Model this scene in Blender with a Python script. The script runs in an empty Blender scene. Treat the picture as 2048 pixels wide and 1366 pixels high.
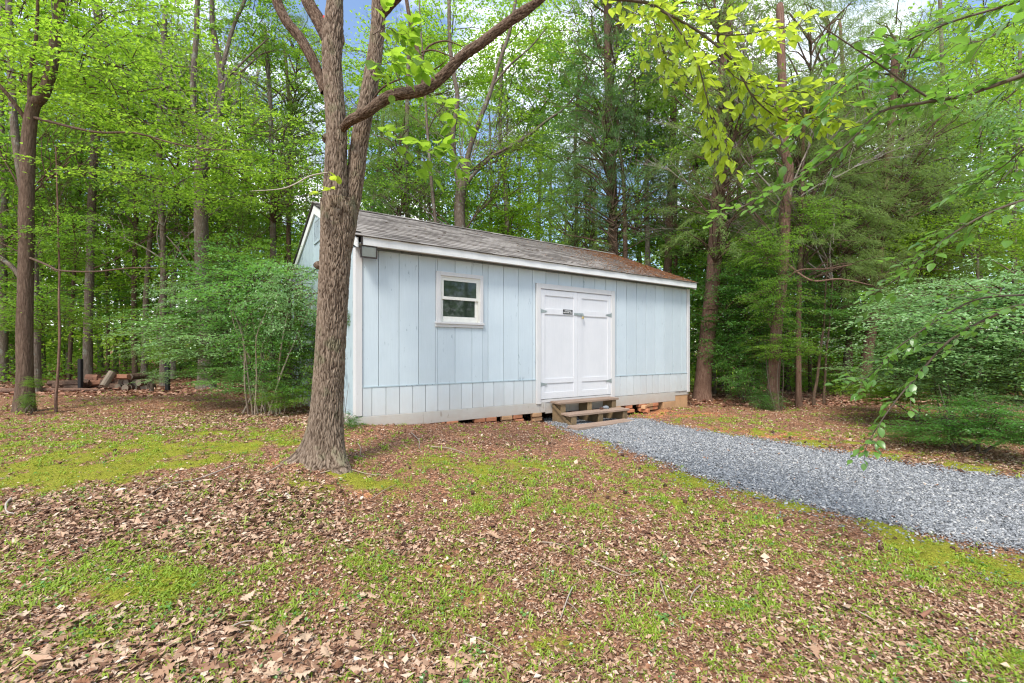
import bpy, math, random
import numpy as np
from mathutils import Vector, Matrix

R = math.radians
rng = np.random.default_rng(7)
random.seed(7)
SC = bpy.context.scene
COL = SC.collection
FPX, CX, HZ, CAMZ = 930.0, 1024.0, 702.0, 1.03

# ------------------------------------------------------------------ camera
cam = bpy.data.cameras.new('camera')
cam.lens = FPX / 2048 * 36.0
cam.sensor_width = 36.0
cam.shift_y = 19.0 / 2048
cam.clip_start = 0.05
cam.clip_end = 600
camo = bpy.data.objects.new('camera', cam)
camo.location = (0, 0, CAMZ)
camo.rotation_euler = (R(90), 0, 0)
COL.objects.link(camo)
SC.camera = camo

# ------------------------------------------------------------------ sky and sun
SUN_EL, SUN_AZ = R(52), R(200)          # azimuth clockwise from +Y (the viewing direction): behind, a little left
world = bpy.data.worlds.new('World')
SC.world = world
world.use_nodes = True
wn, wl = world.node_tree.nodes, world.node_tree.links
wn.clear()
wo = wn.new('ShaderNodeOutputWorld')
bg = wn.new('ShaderNodeBackground')
bg.inputs['Strength'].default_value = 0.15
sky = wn.new('ShaderNodeTexSky')
sky.sky_type = 'NISHITA'
sky.sun_disc = False
sky.sun_elevation = SUN_EL
sky.sun_rotation = SUN_AZ
sky.air_density = 1.0
sky.dust_density = 0.6
tc = wn.new('ShaderNodeTexCoord')
mp = wn.new('ShaderNodeMapping')
mp.inputs['Scale'].default_value = (1.0, 1.0, 2.2)
mp.inputs['Location'].default_value = (0.35, 0.2, 0.1)
nz = wn.new('ShaderNodeTexNoise')
nz.inputs['Scale'].default_value = 2.3
nz.inputs['Detail'].default_value = 8
nz.inputs['Roughness'].default_value = 0.55
rp = wn.new('ShaderNodeValToRGB')
rp.color_ramp.elements[0].position = 0.49
rp.color_ramp.elements[1].position = 0.63
mixc = wn.new('ShaderNodeMix'); mixc.data_type = 'RGBA'
mixc.inputs[7].default_value = (9.4, 9.5, 9.7, 1)
wl.new(tc.outputs['Generated'], mp.inputs['Vector'])
wl.new(mp.outputs[0], nz.inputs['Vector'])
wl.new(nz.outputs['Fac'], rp.inputs['Fac'])
wl.new(rp.outputs['Color'], mixc.inputs[0])
wl.new(sky.outputs[0], mixc.inputs[6])
wl.new(mixc.outputs[2], bg.inputs['Color'])
wl.new(bg.outputs[0], wo.inputs['Surface'])

sd = bpy.data.lights.new('sun', 'SUN')
sd.energy = 2.2
sd.angle = R(14)
sd.color = (1.0, 0.95, 0.87)
so = bpy.data.objects.new('sun', sd)
COL.objects.link(so)
sv = Vector((math.sin(SUN_AZ) * math.cos(SUN_EL), math.cos(SUN_AZ) * math.cos(SUN_EL), math.sin(SUN_EL)))
so.rotation_euler = sv.to_track_quat('Z', 'Y').to_euler()
so.location = sv * 30

SC.view_settings.view_transform = 'Standard'
SC.view_settings.look = 'None'
SC.view_settings.exposure = 1.02
SC.view_settings.gamma = 1
SC.view_settings.use_curve_mapping = False
SC.render.engine = 'CYCLES'
SC.cycles.filter_width = 1.2 if hasattr(SC.cycles, 'filter_width') else 1.5
SC.cycles.max_bounces = 7
SC.cycles.diffuse_bounces = 4
SC.cycles.glossy_bounces = 3
SC.cycles.transmission_bounces = 4
SC.cycles.caustics_reflective = False
SC.cycles.caustics_refractive = False


# ------------------------------------------------------------------ noise
def _h(ix, iy, s):
    n = (ix.astype(np.int64) * 374761393 + iy.astype(np.int64) * 668265263 + s * 974634777) & 0xffffffff
    n = ((n ^ (n >> 13)) * 1274126177) & 0xffffffff
    n = n ^ (n >> 16)
    return (n & 0xffffff) / float(0xffffff)


def vn(x, y, s=0):
    x = np.asarray(x, float); y = np.asarray(y, float)
    ix = np.floor(x); iy = np.floor(y)
    fx = x - ix; fy = y - iy
    fx = fx * fx * (3 - 2 * fx); fy = fy * fy * (3 - 2 * fy)
    a = _h(ix, iy, s); b = _h(ix + 1, iy, s); c = _h(ix, iy + 1, s); d = _h(ix + 1, iy + 1, s)
    return (a * (1 - fx) + b * fx) * (1 - fy) + (c * (1 - fx) + d * fx) * fy


def fbm(x, y, s=0, o=4):
    v = 0; a = 0.5; t = 0
    for k in range(o):
        v = v + a * vn(np.asarray(x) * 2 ** k, np.asarray(y) * 2 ** k, s + k * 17); t += a; a *= 0.5
    return v / t


def worley(x, y, s=0):
    """distance to the edge of stretched cells, 0 at the crack"""
    ix = np.floor(x); iy = np.floor(y)
    d1 = np.full(x.shape, 9.0); d2 = np.full(x.shape, 9.0)
    for dx in (-1, 0, 1):
        for dy in (-1, 0, 1):
            cx = ix + dx; cy = iy + dy
            px = cx + _h(cx, cy, s); py = cy + _h(cx, cy, s + 5)
            d = np.hypot(px - x, py - y)
            n1 = np.minimum(d1, d)
            d2 = np.where(d < d1, d1, np.minimum(d2, d))
            d1 = n1
    return d2 - d1


def sst(a, b, x):
    t = np.clip((x - a) / (b - a), 0, 1)
    return t * t * (3 - 2 * t)


# ------------------------------------------------------------------ terrain
OAK = (-1.88, 4.6)


def gz0(x, y):
    x = np.asarray(x, float); y = np.asarray(y, float)
    z = -0.5 * np.maximum(0, 1 - y / 6.2) ** 1.15
    z = z - 0.25 * (1 - np.exp(-np.maximum(0, x + 2) / 1.9))
    z = z - 0.085 * np.maximum(0, y - 13.5) * sst(4, 12, x) * np.exp(-np.maximum(0, y - 30) / 40)
    z = z + 0.02 * np.maximum(0, y - 14) * sst(0, -8, x)
    return z


def gz(x, y):
    x = np.asarray(x, float); y = np.asarray(y, float)
    z = gz0(x, y)
    far = sst(3, 14, y)
    z = z + (fbm(x * 0.9, y * 0.9, 3) - 0.5) * (0.05 + 0.12 * far)
    z = z + (fbm(x * 4, y * 4, 9, 3) - 0.5) * 0.025
    dx_, dy_ = x + 2.07, y - 6.18
    lx_ = dx_ * .8196 + dy_ * .5729; ly_ = -dx_ * .5729 + dy_ * .8196
    z = z + 0.045 * np.exp(-((ly_ + .05) / .45) ** 2) * sst(-.6, .2, lx_) * sst(3.2, 2.6, lx_)
    r = np.hypot(x - OAK[0], y - OAK[1])
    z = z + 0.07 * np.exp(-(r / 0.42) ** 2)
    return z


def gz1(x, y):
    return float(gz(np.array([x]), np.array([y]))[0])


def P(px, py, d):
    return Vector(((px - CX) / FPX * d, d, CAMZ + (HZ - py) / FPX * d))


def G(px, py):
    """ground point that lies at this place of the photograph"""
    d = 5.0
    for _ in range(60):
        x = (px - CX) / FPX * d
        z = float(gz0(x, d))
        d = 0.5 * d + 0.5 * (CAMZ - z) * FPX / max(py - HZ, 4)
    return ((px - CX) / FPX * d, d)


def D(px, d):
    return ((px - CX) / FPX * d, d)


# ------------------------------------------------------------------ object helpers
def tag(o, label=None, cat=None, group=None, kind=None):
    if label: o['label'] = label
    if cat: o['category'] = cat
    if group: o['group'] = group
    if kind: o['kind'] = kind
    return o


def empty(name, loc=(0, 0, 0), rz=0.0, label=None, cat=None, group=None, parent=None):
    o = bpy.data.objects.new(name, None)
    o.empty_display_size = 0.2
    COL.objects.link(o)
    o.location = loc; o.rotation_euler = (0, 0, rz)
    if parent: o.parent = parent
    tag(o, label, cat, group)
    return o


def mesh_np(name, V, F, mat=None, rnd=None, smooth=False, attrs=None):
    V = np.ascontiguousarray(V, np.float32); F = np.ascontiguousarray(F, np.int32)
    k = F.shape[1]; m = bpy.data.meshes.new(name)
    m.vertices.add(len(V)); m.vertices.foreach_set('co', V.ravel())
    m.loops.add(F.size); m.loops.foreach_set('vertex_index', F.ravel())
    m.polygons.add(len(F))
    m.polygons.foreach_set('loop_start', np.arange(0, F.size, k, dtype=np.int32))
    m.polygons.foreach_set('loop_total', np.full(len(F), k, np.int32))
    m.polygons.foreach_set('use_smooth', np.full(len(F), smooth, bool))
    if rnd is not None:
        a = m.attributes.new('rnd', 'FLOAT', 'FACE'); a.data.foreach_set('value', np.ascontiguousarray(rnd, np.float32))
    for kk, vv in (attrs or {}).items():
        a = m.attributes.new(kk, 'FLOAT', 'POINT'); a.data.foreach_set('value', np.ascontiguousarray(vv, np.float32))
    m.update(calc_edges=True)
    if mat: m.materials.append(mat)
    return m


def link(name, mesh, parent=None, loc=None, rot=None, scale=None, mat=None):
    o = bpy.data.objects.new(name, mesh)
    COL.objects.link(o)
    if parent: o.parent = parent
    if loc is not None: o.location = loc
    if rot is not None: o.rotation_euler = rot
    if scale is not None: o.scale = scale
    if mat:
        o.material_slots[0].link = 'OBJECT'; o.material_slots[0].material = mat
    return o


class MB:
    """collects boxes, tubes and prisms, then links them as one mesh object"""
    def __init__(s): s.v = []; s.f = []
    def add(s, vs, fs):
        n = len(s.v); s.v += [tuple(v) for v in vs]; s.f += [tuple(i + n for i in f) for f in fs]
    def box(s, x0, x1, y0, y1, z0, z1, M=None):
        vs = [Vector(p) for p in ((x0, y0, z0), (x1, y0, z0), (x1, y1, z0), (x0, y1, z0), (x0, y0, z1), (x1, y0, z1), (x1, y1, z1), (x0, y1, z1))]
        if M is not None: vs = [M @ v for v in vs]
        s.add(vs, [(0, 3, 2, 1), (4, 5, 6, 7), (0, 1, 5, 4), (1, 2, 6, 5), (2, 3, 7, 6), (3, 0, 4, 7)])
        return s
    def prism(s, poly, axis, a, b):
        """poly: 2D points in the plane across axis ('x','y','z'), from a to b"""
        n = len(poly); vs = []
        for t in (a, b):
            for p, q in poly:
                vs.append({'x': (t, p, q), 'y': (p, t, q), 'z': (p, q, t)}[axis])
        fs = [tuple(range(n))[::-1], tuple(range(n, 2 * n))] + [(i, (i + 1) % n, n + (i + 1) % n, n + i) for i in range(n)]
        s.add(vs, fs); return s
    def cyl(s, p, q, r, n=10, r2=None):
        p = Vector(p); q = Vector(q); d = (q - p).normalized(); r2 = r if r2 is None else r2
        a = d.orthogonal().normalized(); b = d.cross(a)
        vs = [p + (a * math.cos(t) + b * math.sin(t)) * r for t in [2 * math.pi * i / n for i in range(n)]]
        vs += [q + (a * math.cos(t) + b * math.sin(t)) * r2 for t in [2 * math.pi * i / n for i in range(n)]]
        s.add(vs, [tuple(range(n))[::-1], tuple(range(n, 2 * n))] + [(i, (i + 1) % n, n + (i + 1) % n, n + i) for i in range(n)])
        return s
    def build(s, name, mat, parent=None, bevel=0, loc=None, rot=None):
        m = bpy.data.meshes.new(name); m.from_pydata(s.v, [], s.f); m.update(); m.materials.append(mat)
        o = link(name, m, parent, loc, rot)
        if bevel:
            b = o.modifiers.new('bevel', 'BEVEL'); b.width = bevel; b.segments = 1; b.limit_method = 'ANGLE'
        return o


# ------------------------------------------------------------------ materials
def nmat(name):
    m = bpy.data.materials.new(name); m.use_nodes = True
    n, l = m.node_tree.nodes, m.node_tree.links
    n.clear(); out = n.new('ShaderNodeOutputMaterial')
    return m, n, l, out


def ramp(n, stops):
    r = n.new('ShaderNodeValToRGB'); e = r.color_ramp.elements
    while len(e) < len(stops): e.new(0.5)
    for i, (p, c) in enumerate(stops): e[i].position = p; e[i].color = (*c, 1)
    return r


def mixrgb(n, l, fac, a, b, mode='MIX'):
    m = n.new('ShaderNodeMix'); m.data_type = 'RGBA'; m.blend_type = mode
    for sock, v in ((m.inputs[0], fac), (m.inputs[6], a), (m.inputs[7], b)):
        if isinstance(v, (int, float)): sock.default_value = v
        elif isinstance(v, tuple): sock.default_value = (*v, 1)
        else: l.new(v, sock)
    return m.outputs[2]


def noise(n, l, scale, detail=4, rough=0.55, vec=None, sc3=None, coord='Object'):
    t = n.new('ShaderNodeTexNoise'); t.inputs['Scale'].default_value = scale
    t.inputs['Detail'].default_value = detail; t.inputs['Roughness'].default_value = rough
    if vec is None:
        c = n.new('ShaderNodeTexCoord'); vec = c.outputs[coord]
    if sc3:
        m = n.new('ShaderNodeMapping'); m.inputs['Scale'].default_value = sc3; l.new(vec, m.inputs['Vector']); vec = m.outputs[0]
    l.new(vec, t.inputs['Vector'])
    return t.outputs['Fac']


def math_n(n, l, op, a, b=0.0):
    m = n.new('ShaderNodeMath'); m.operation = op
    for s_, v in ((m.inputs[0], a), (m.inputs[1], b)):
        if isinstance(v, (int, float)): s_.default_value = v
        else: l.new(v, s_)
    return m.outputs[0]


def bump(n, l, h, dist=0.01, strength=0.6):
    b = n.new('ShaderNodeBump'); b.inputs['Distance'].default_value = dist; b.inputs['Strength'].default_value = strength
    l.new(h, b.inputs['Height']); return b.outputs[0]


def leaf_mat(name, dark, light, trans, tf=0.45, rough=0.45, spec=0.4, obj_var=0.25):
    m, n, l, out = nmat(name)
    at = n.new('ShaderNodeAttribute'); at.attribute_name = 'rnd'
    oi = n.new('ShaderNodeObjectInfo')
    r = ramp(n, [(0, dark), (1, light)])
    f = math_n(n, l, 'ADD', math_n(n, l, 'MULTIPLY', at.outputs['Fac'], 1 - obj_var), math_n(n, l, 'MULTIPLY', oi.outputs['Random'], obj_var))
    l.new(f, r.inputs['Fac'])
    p = n.new('ShaderNodeBsdfPrincipled'); l.new(r.outputs[0], p.inputs['Base Color'])
    p.inputs['Roughness'].default_value = rough; p.inputs['Specular IOR Level'].default_value = spec
    t = n.new('ShaderNodeBsdfTranslucent')
    tcol = ramp(n, [(0, tuple(c * 0.7 for c in trans)), (1, trans)]); l.new(f, tcol.inputs['Fac'])
    l.new(tcol.outputs[0], t.inputs['Color'])
    mx = n.new('ShaderNodeMixShader'); mx.inputs[0].default_value = tf
    l.new(p.outputs[0], mx.inputs[1]); l.new(t.outputs[0], mx.inputs[2]); l.new(mx.outputs[0], out.inputs['Surface'])
    return m


def rnd_mat(name, stops, rough=0.8, obj=False, trans=None):
    m, n, l, out = nmat(name)
    if obj:
        oi = n.new('ShaderNodeObjectInfo'); f = oi.outputs['Random']
    else:
        at = n.new('ShaderNodeAttribute'); at.attribute_name = 'rnd'; f = at.outputs['Fac']
    r = ramp(n, stops); l.new(f, r.inputs['Fac'])
    c2 = mixrgb(n, l, 0.35, r.outputs[0], mixrgb(n, l, noise(n, l, 40, 3), (0.35, 0.35, 0.35), (1.5, 1.5, 1.5)), 'MULTIPLY')
    p = n.new('ShaderNodeBsdfPrincipled'); l.new(c2, p.inputs['Base Color']); p.inputs['Roughness'].default_value = rough
    p.inputs['Specular IOR Level'].default_value = 0.3
    l.new(p.outputs[0], out.inputs['Surface'])
    return m


def bark_mat(name, dark, mid, light, cell=26.0, stretch=0.22, depth=0.02, lichen=None, crack=False):
    m, n, l, out = nmat(name)
    c = n.new('ShaderNodeTexCoord')
    mpn = n.new('ShaderNodeMapping'); mpn.inputs['Scale'].default_value = (1, 1, stretch)
    l.new(c.outputs['Object'], mpn.inputs['Vector'])
    wn_ = n.new('ShaderNodeTexNoise'); wn_.inputs['Scale'].default_value = 9; wn_.inputs['Detail'].default_value = 3
    l.new(mpn.outputs[0], wn_.inputs['Vector'])
    wv = mixrgb(n, l, 0.06, mpn.outputs[0], wn_.outputs['Color'], 'ADD')
    v = n.new('ShaderNodeTexVoronoi'); v.feature = 'DISTANCE_TO_EDGE'; v.inputs['Scale'].default_value = cell
    l.new(wv, v.inputs['Vector'])
    fine = noise(n, l, 60, 4, 0.6, c.outputs['Object'], (1, 1, 0.35))
    big = noise(n, l, 2.5, 3, 0.5, c.outputs['Object'])
    r = ramp(n, [(0.0, dark), (0.25, mid), (0.75, light)])
    f = math_n(n, l, 'ADD', math_n(n, l, 'MULTIPLY', v.outputs[0], 0.9), math_n(n, l, 'MULTIPLY', fine, 0.75))
    f = math_n(n, l, 'SUBTRACT', f, 0.12)
    l.new(f, r.inputs['Fac'])
    col = mixrgb(n, l, 0.5, r.outputs[0], mixrgb(n, l, big, (0.55, 0.55, 0.55), (1.35, 1.3, 1.25)), 'MULTIPLY')
    if lichen:
        pn = noise(n, l, 5, 4, 0.6, c.outputs['Object'])
        rr = ramp(n, [(0.55, (0, 0, 0)), (0.65, (1, 1, 1))]); l.new(pn, rr.inputs['Fac'])
        col = mixrgb(n, l, math_n(n, l, 'MULTIPLY', rr.outputs[0], 0.6), col, lichen)
    if crack:
        at = n.new('ShaderNodeAttribute'); at.attribute_name = 'crack'
        cr = ramp(n, [(0.05, (0.26, 0.22, 0.19)), (0.5, (0.8, 0.78, 0.76)), (0.9, (1.15, 1.15, 1.15))])
        l.new(math_n(n, l, 'ADD', at.outputs['Fac'], math_n(n, l, 'MULTIPLY', math_n(n, l, 'SUBTRACT', fine, 0.5), 0.5)), cr.inputs['Fac'])
        col = mixrgb(n, l, 1.0, col, cr.outputs[0], 'MULTIPLY')
    p = n.new('ShaderNodeBsdfPrincipled'); l.new(col, p.inputs['Base Color']); p.inputs['Roughness'].default_value = 0.9
    p.inputs['Specular IOR Level'].default_value = 0.15
    l.new(bump(n, l, f, depth, 0.9), p.inputs['Normal'])
    l.new(p.outputs[0], out.inputs['Surface'])
    return m


def paint_mat(name, col, chip, chip_amt=0.62, grain=(1, 1, 0.08), dirt=None, var=0.06, rough=0.6):
    """weathered paint over wood: vertical grain, chips through to grey wood, dirt splashed up from the ground"""
    m, n, l, out = nmat(name)
    c = n.new('ShaderNodeTexCoord'); g = n.new('ShaderNodeNewGeometry')
    oi = n.new('ShaderNodeObjectInfo')
    off = n.new('ShaderNodeVectorMath'); off.operation = 'ADD'
    sc = n.new('ShaderNodeVectorMath'); sc.operation = 'SCALE'; sc.inputs[3].default_value = 37.0
    cmb = n.new('ShaderNodeCombineXYZ'); l.new(oi.outputs['Random'], cmb.inputs[0]); l.new(oi.outputs['Random'], cmb.inputs[2])
    l.new(cmb.outputs[0], sc.inputs[0]); l.new(g.outputs['Position'], off.inputs[0]); l.new(sc.outputs[0], off.inputs[1])
    vec = off.outputs[0]
    gr = noise(n, l, 55, 5, 0.6, vec, grain)
    cl = noise(n, l, 3.0, 4, 0.6, g.outputs['Position'])
    base = mixrgb(n, l, 1.0, tuple(col), mixrgb(n, l, oi.outputs['Random'], (1 - var,) * 3, (1 + var,) * 3), 'MULTIPLY')
    base = mixrgb(n, l, 0.5, base, mixrgb(n, l, cl, (0.8, 0.82, 0.84), (1.12, 1.1, 1.08)), 'MULTIPLY')
    base = mixrgb(n, l, 0.25, base, mixrgb(n, l, gr, (0.7, 0.72, 0.74), (1.2, 1.2, 1.2)), 'MULTIPLY')
    cn = noise(n, l, 26, 5, 0.65, vec, (1, 1, 0.22))
    zone = noise(n, l, 1.6, 2, 0.5, vec)
    tot = math_n(n, l, 'ADD', math_n(n, l, 'MULTIPLY', cn, 0.75), math_n(n, l, 'MULTIPLY', zone, 0.25))
    rr = ramp(n, [(chip_amt, (0, 0, 0)), (chip_amt + 0.015, (1, 1, 1))]); l.new(tot, rr.inputs['Fac'])
    colr = mixrgb(n, l, rr.outputs[0], base, tuple(chip))
    if dirt:
        sx = n.new('ShaderNodeSeparateXYZ'); l.new(g.outputs['Position'], sx.inputs[0])
        z = math_n(n, l, 'ADD', sx.outputs[2], math_n(n, l, 'MULTIPLY', noise(n, l, 9, 4, 0.6, g.outputs['Position']), -0.35))
        dr = ramp(n, [(0.0, (1, 1, 1)), (dirt[1], (0, 0, 0))])
        z2 = math_n(n, l, 'ADD', z, 0.3); l.new(z2, dr.inputs['Fac'])
        colr = mixrgb(n, l, math_n(n, l, 'MULTIPLY', dr.outputs[0], dirt[2]), colr, tuple(dirt[0]))
    p = n.new('ShaderNodeBsdfPrincipled'); l.new(colr, p.inputs['Base Color']); p.inputs['Roughness'].default_value = rough
    p.inputs['Specular IOR Level'].default_value = 0.3
    hh = math_n(n, l, 'SUBTRACT', gr, math_n(n, l, 'MULTIPLY', rr.outputs[0], 0.6))
    l.new(bump(n, l, hh, 0.002, 0.5), p.inputs['Normal'])
    l.new(p.outputs[0], out.inputs['Surface'])
    return m


def simple_mat(name, col, rough=0.7, metal=0.0, spec=0.4, nscale=30, var=0.35, sc3=None, bd=0.003):
    m, n, l, out = nmat(name)
    f = noise(n, l, nscale, 5, 0.6, None, sc3)
    oi = n.new('ShaderNodeObjectInfo')
    c1 = mixrgb(n, l, f, tuple(c * (1 - var) for c in col), tuple(min(1, c * (1 + var)) for c in col))
    c1 = mixrgb(n, l, 1.0, c1, mixrgb(n, l, oi.outputs['Random'], (1 - var * .5,) * 3, (1 + var * .5,) * 3), 'MULTIPLY')
    p = n.new('ShaderNodeBsdfPrincipled'); l.new(c1, p.inputs['Base Color']); p.inputs['Roughness'].default_value = rough
    p.inputs['Metallic'].default_value = metal; p.inputs['Specular IOR Level'].default_value = spec
    l.new(bump(n, l, f, bd, 0.5), p.inputs['Normal']); l.new(p.outputs[0], out.inputs['Surface'])
    return m


M = {}
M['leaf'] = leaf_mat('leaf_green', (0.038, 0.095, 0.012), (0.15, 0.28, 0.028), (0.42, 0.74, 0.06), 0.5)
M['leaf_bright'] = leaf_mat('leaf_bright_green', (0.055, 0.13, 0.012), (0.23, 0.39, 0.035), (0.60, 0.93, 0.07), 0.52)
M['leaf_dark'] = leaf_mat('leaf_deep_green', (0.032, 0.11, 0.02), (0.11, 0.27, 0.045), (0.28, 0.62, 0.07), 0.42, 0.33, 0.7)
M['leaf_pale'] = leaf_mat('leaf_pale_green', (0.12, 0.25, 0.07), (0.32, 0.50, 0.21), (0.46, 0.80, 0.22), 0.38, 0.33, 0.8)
M['leaf_fresh'] = leaf_mat('leaf_fresh_green', (0.06, 0.16, 0.03), (0.19, 0.38, 0.09), (0.34, 0.72, 0.10), 0.42, 0.33, 0.8)
M['leaf_far'] = leaf_mat('leaf_sunlit_green', (0.08, 0.18, 0.015), (0.28, 0.48, 0.05), (0.64, 0.98, 0.08), 0.52)  # lighter leaf green: sunlight on the far wood put into the colour
M['leaf_yellow'] = leaf_mat('leaf_yellow_green', (0.20, 0.30, 0.02), (0.36, 0.47, 0.05), (0.80, 0.98, 0.08), 0.5, obj_var=0.8)
M['leaf_near'] = leaf_mat('leaf_mid_green', (0.06, 0.15, 0.025), (0.14, 0.28, 0.05), (0.36, 0.70, 0.08), 0.42, 0.33, 0.7, obj_var=0.8)
M['needle'] = leaf_mat('cedar_green', (0.095, 0.15, 0.045), (0.24, 0.34, 0.10), (0.40, 0.56, 0.12), 0.42, 0.7, 0.2)
M['needle_dark'] = leaf_mat('dark_cedar_green', (0.045, 0.10, 0.035), (0.14, 0.25, 0.075), (0.22, 0.40, 0.09), 0.38, 0.6, 0.3)
M['grass'] = leaf_mat('grass_blade', (0.15, 0.25, 0.02), (0.42, 0.54, 0.07), (0.56, 0.72, 0.07), 0.42)
M['oak_bark'] = bark_mat('oak_bark', (0.078, 0.055, 0.038), (0.155, 0.114, 0.082), (0.30, 0.235, 0.178), 45, 0.22, 0.008, (0.15, 0.145, 0.085), crack=True)
M['oak_limb'] = bark_mat('oak_limb_bark', (0.05, 0.032, 0.022), (0.105, 0.07, 0.048), (0.20, 0.145, 0.105), 45, 0.5, 0.008, crack=True)
M['bark_grey'] = bark_mat('grey_bark', (0.05, 0.036, 0.027), (0.125, 0.095, 0.072), (0.22, 0.18, 0.145), 22, 0.2, 0.02, (0.25, 0.27, 0.22))
M['bark_brown'] = bark_mat('brown_bark', (0.042, 0.028, 0.019), (0.10, 0.065, 0.045), (0.18, 0.125, 0.09), 22, 0.2, 0.02)
M['bark_pale'] = bark_mat('pale_bark', (0.09, 0.07, 0.055), (0.19, 0.16, 0.13), (0.34, 0.30, 0.26), 14, 0.6, 0.006, (0.36, 0.36, 0.31))
M['bark_cedar'] = bark_mat('cedar_bark', (0.055, 0.03, 0.022), (0.145, 0.082, 0.058), (0.28, 0.18, 0.135), 34, 0.06, 0.015)
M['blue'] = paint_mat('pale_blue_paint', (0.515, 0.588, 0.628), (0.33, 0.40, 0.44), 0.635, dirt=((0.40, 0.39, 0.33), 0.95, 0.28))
M['blue_darker'] = paint_mat('darker_chipped_blue_paint', (0.383, 0.461, 0.487), (0.174, 0.226, 0.261), 0.585, dirt=((0.3, 0.27, 0.24), 0.36, 0.5))  # darker and more chipped than the blue of the front boards
M['skirt'] = paint_mat('pale_skirt_paint', (0.555, 0.608, 0.63), (0.30, 0.34, 0.36), 0.66, dirt=((0.50, 0.41, 0.33), 0.72, 0.5))
M['white'] = paint_mat('white_paint', (0.592, 0.583, 0.574), (0.435, 0.418, 0.383), 0.70, dirt=((0.55, 0.42, 0.33), 0.5, 0.5), var=0.02)
M['white_door'] = paint_mat('door_white_paint', (0.64, 0.64, 0.655), (0.5, 0.5, 0.5), 0.74, dirt=((0.5, 0.47, 0.42), 0.5, 0.3), var=0.01, rough=0.45)
M['fascia'] = paint_mat('fascia_paint', (0.70, 0.70, 0.68), (0.42, 0.42, 0.38), 0.69, var=0.03)
M['sill'] = paint_mat('sill_board_paint', (0.496, 0.496, 0.461), (0.331, 0.313, 0.278), 0.62, grain=(0.1, 0.1, 1), dirt=((0.40, 0.27, 0.19), 0.42, 0.6))
M['putty'] = simple_mat('old_sash_paint', (0.66, 0.65, 0.59), 0.6, nscale=20, var=0.1)
M['dark'] = simple_mat('dark_void', (0.02, 0.02, 0.02), 0.9)
M['tread'] = simple_mat('weathered_wood', (0.30, 0.21, 0.155), 0.8, nscale=25, var=0.45, sc3=(0.12, 1, 1))
M['stringer'] = simple_mat('old_yellow_wood', (0.20, 0.135, 0.07), 0.8, nscale=20, var=0.45)
M['brick'] = simple_mat('red_brick', (0.42, 0.17, 0.085), 0.85, nscale=25, var=0.35)
M['block'] = simple_mat('tan_clay_block', (0.46, 0.27, 0.14), 0.85, nscale=8, var=0.35)
M['steel'] = simple_mat('galvanised_steel', (0.34, 0.38, 0.38), 0.5, 0.5, nscale=60, var=0.25)
M['brass'] = simple_mat('brass', (0.62, 0.47, 0.2), 0.35, 0.8)
M['bronze'] = simple_mat('dark_bronze', (0.035, 0.028, 0.024), 0.6, 0.2)
M['lens'] = simple_mat('cloudy_lens', (0.20, 0.21, 0.18), 0.25, 0.0, 0.5, nscale=9, var=0.25)
M['black'] = simple_mat('black_plastic', (0.018, 0.018, 0.02), 0.35, var=0.1)
M['letter'] = simple_mat('white_letter', (0.72, 0.72, 0.7), 0.5, var=0.05)
M['creosote'] = simple_mat('tarred_post', (0.012, 0.011, 0.011), 0.8, nscale=20)
M['stone'] = simple_mat('grey_stone', (0.20, 0.215, 0.23), 0.7, nscale=12, var=0.3)
M['twig'] = simple_mat('twig_bark', (0.10, 0.075, 0.055), 0.8, nscale=30)
M['stick'] = simple_mat('dead_stick', (0.30, 0.23, 0.17), 0.85, nscale=20, var=0.4)
M['pale_stick'] = simple_mat('bleached_stick', (0.36, 0.31, 0.25), 0.85, nscale=20, var=0.25)
M['seed'] = simple_mat('seed_ball_brown', (0.075, 0.035, 0.022), 0.9, nscale=40)
M['litter'] = rnd_mat('leaf_litter', [(0, (0.11, 0.05, 0.028)), (0.4, (0.31, 0.17, 0.10)), (0.8, (0.50, 0.335, 0.22)), (0.97, (0.60, 0.45, 0.33)), (1, (0.64, 0.53, 0.42))])
M['litter_dark'] = rnd_mat('wood_litter', [(0, (0.11, 0.04, 0.025)), (0.5, (0.34, 0.155, 0.10)), (1, (0.56, 0.34, 0.24))])
M['deadleaf'] = rnd_mat('dry_oak_leaf', [(0, (0.22, 0.10, 0.05)), (0.5, (0.40, 0.25, 0.155)), (1, (0.55, 0.40, 0.27))], obj=True)
M['needles_red'] = rnd_mat('fallen_needles', [(0, (0.36, 0.15, 0.06)), (1, (0.70, 0.38, 0.17))])
M['gravel'] = rnd_mat('gravel_stone', [(0, (0.11, 0.112, 0.114)), (0.45, (0.225, 0.23, 0.235)), (0.85, (0.36, 0.362, 0.362)), (1, (0.54, 0.51, 0.46))], 0.75)
M['shingle'] = rnd_mat('asphalt_shingle', [(0, (0.12, 0.103, 0.088)), (0.5, (0.205, 0.18, 0.158)), (1, (0.30, 0.27, 0.24))], 0.9, obj=True)
M['shingle_joined'] = M['shingle']
M['log'] = bark_mat('log_bark', (0.03, 0.02, 0.015), (0.09, 0.055, 0.04), (0.19, 0.12, 0.085), 14, 1, 0.01)
M['split_red'] = simple_mat('split_red_wood', (0.24, 0.11, 0.065), 0.85, nscale=8, var=0.4)
M['split_pale'] = simple_mat('split_pale_wood', (0.19, 0.15, 0.11), 0.85, nscale=8, var=0.35)
M['far_roof'] = simple_mat('grey_shingle_roof', (0.36, 0.32, 0.31), 0.9, nscale=12, var=0.25)
M['far_wall'] = simple_mat('dim_brick_wall', (0.20, 0.10, 0.07), 0.9, nscale=8, var=0.3)

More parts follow.
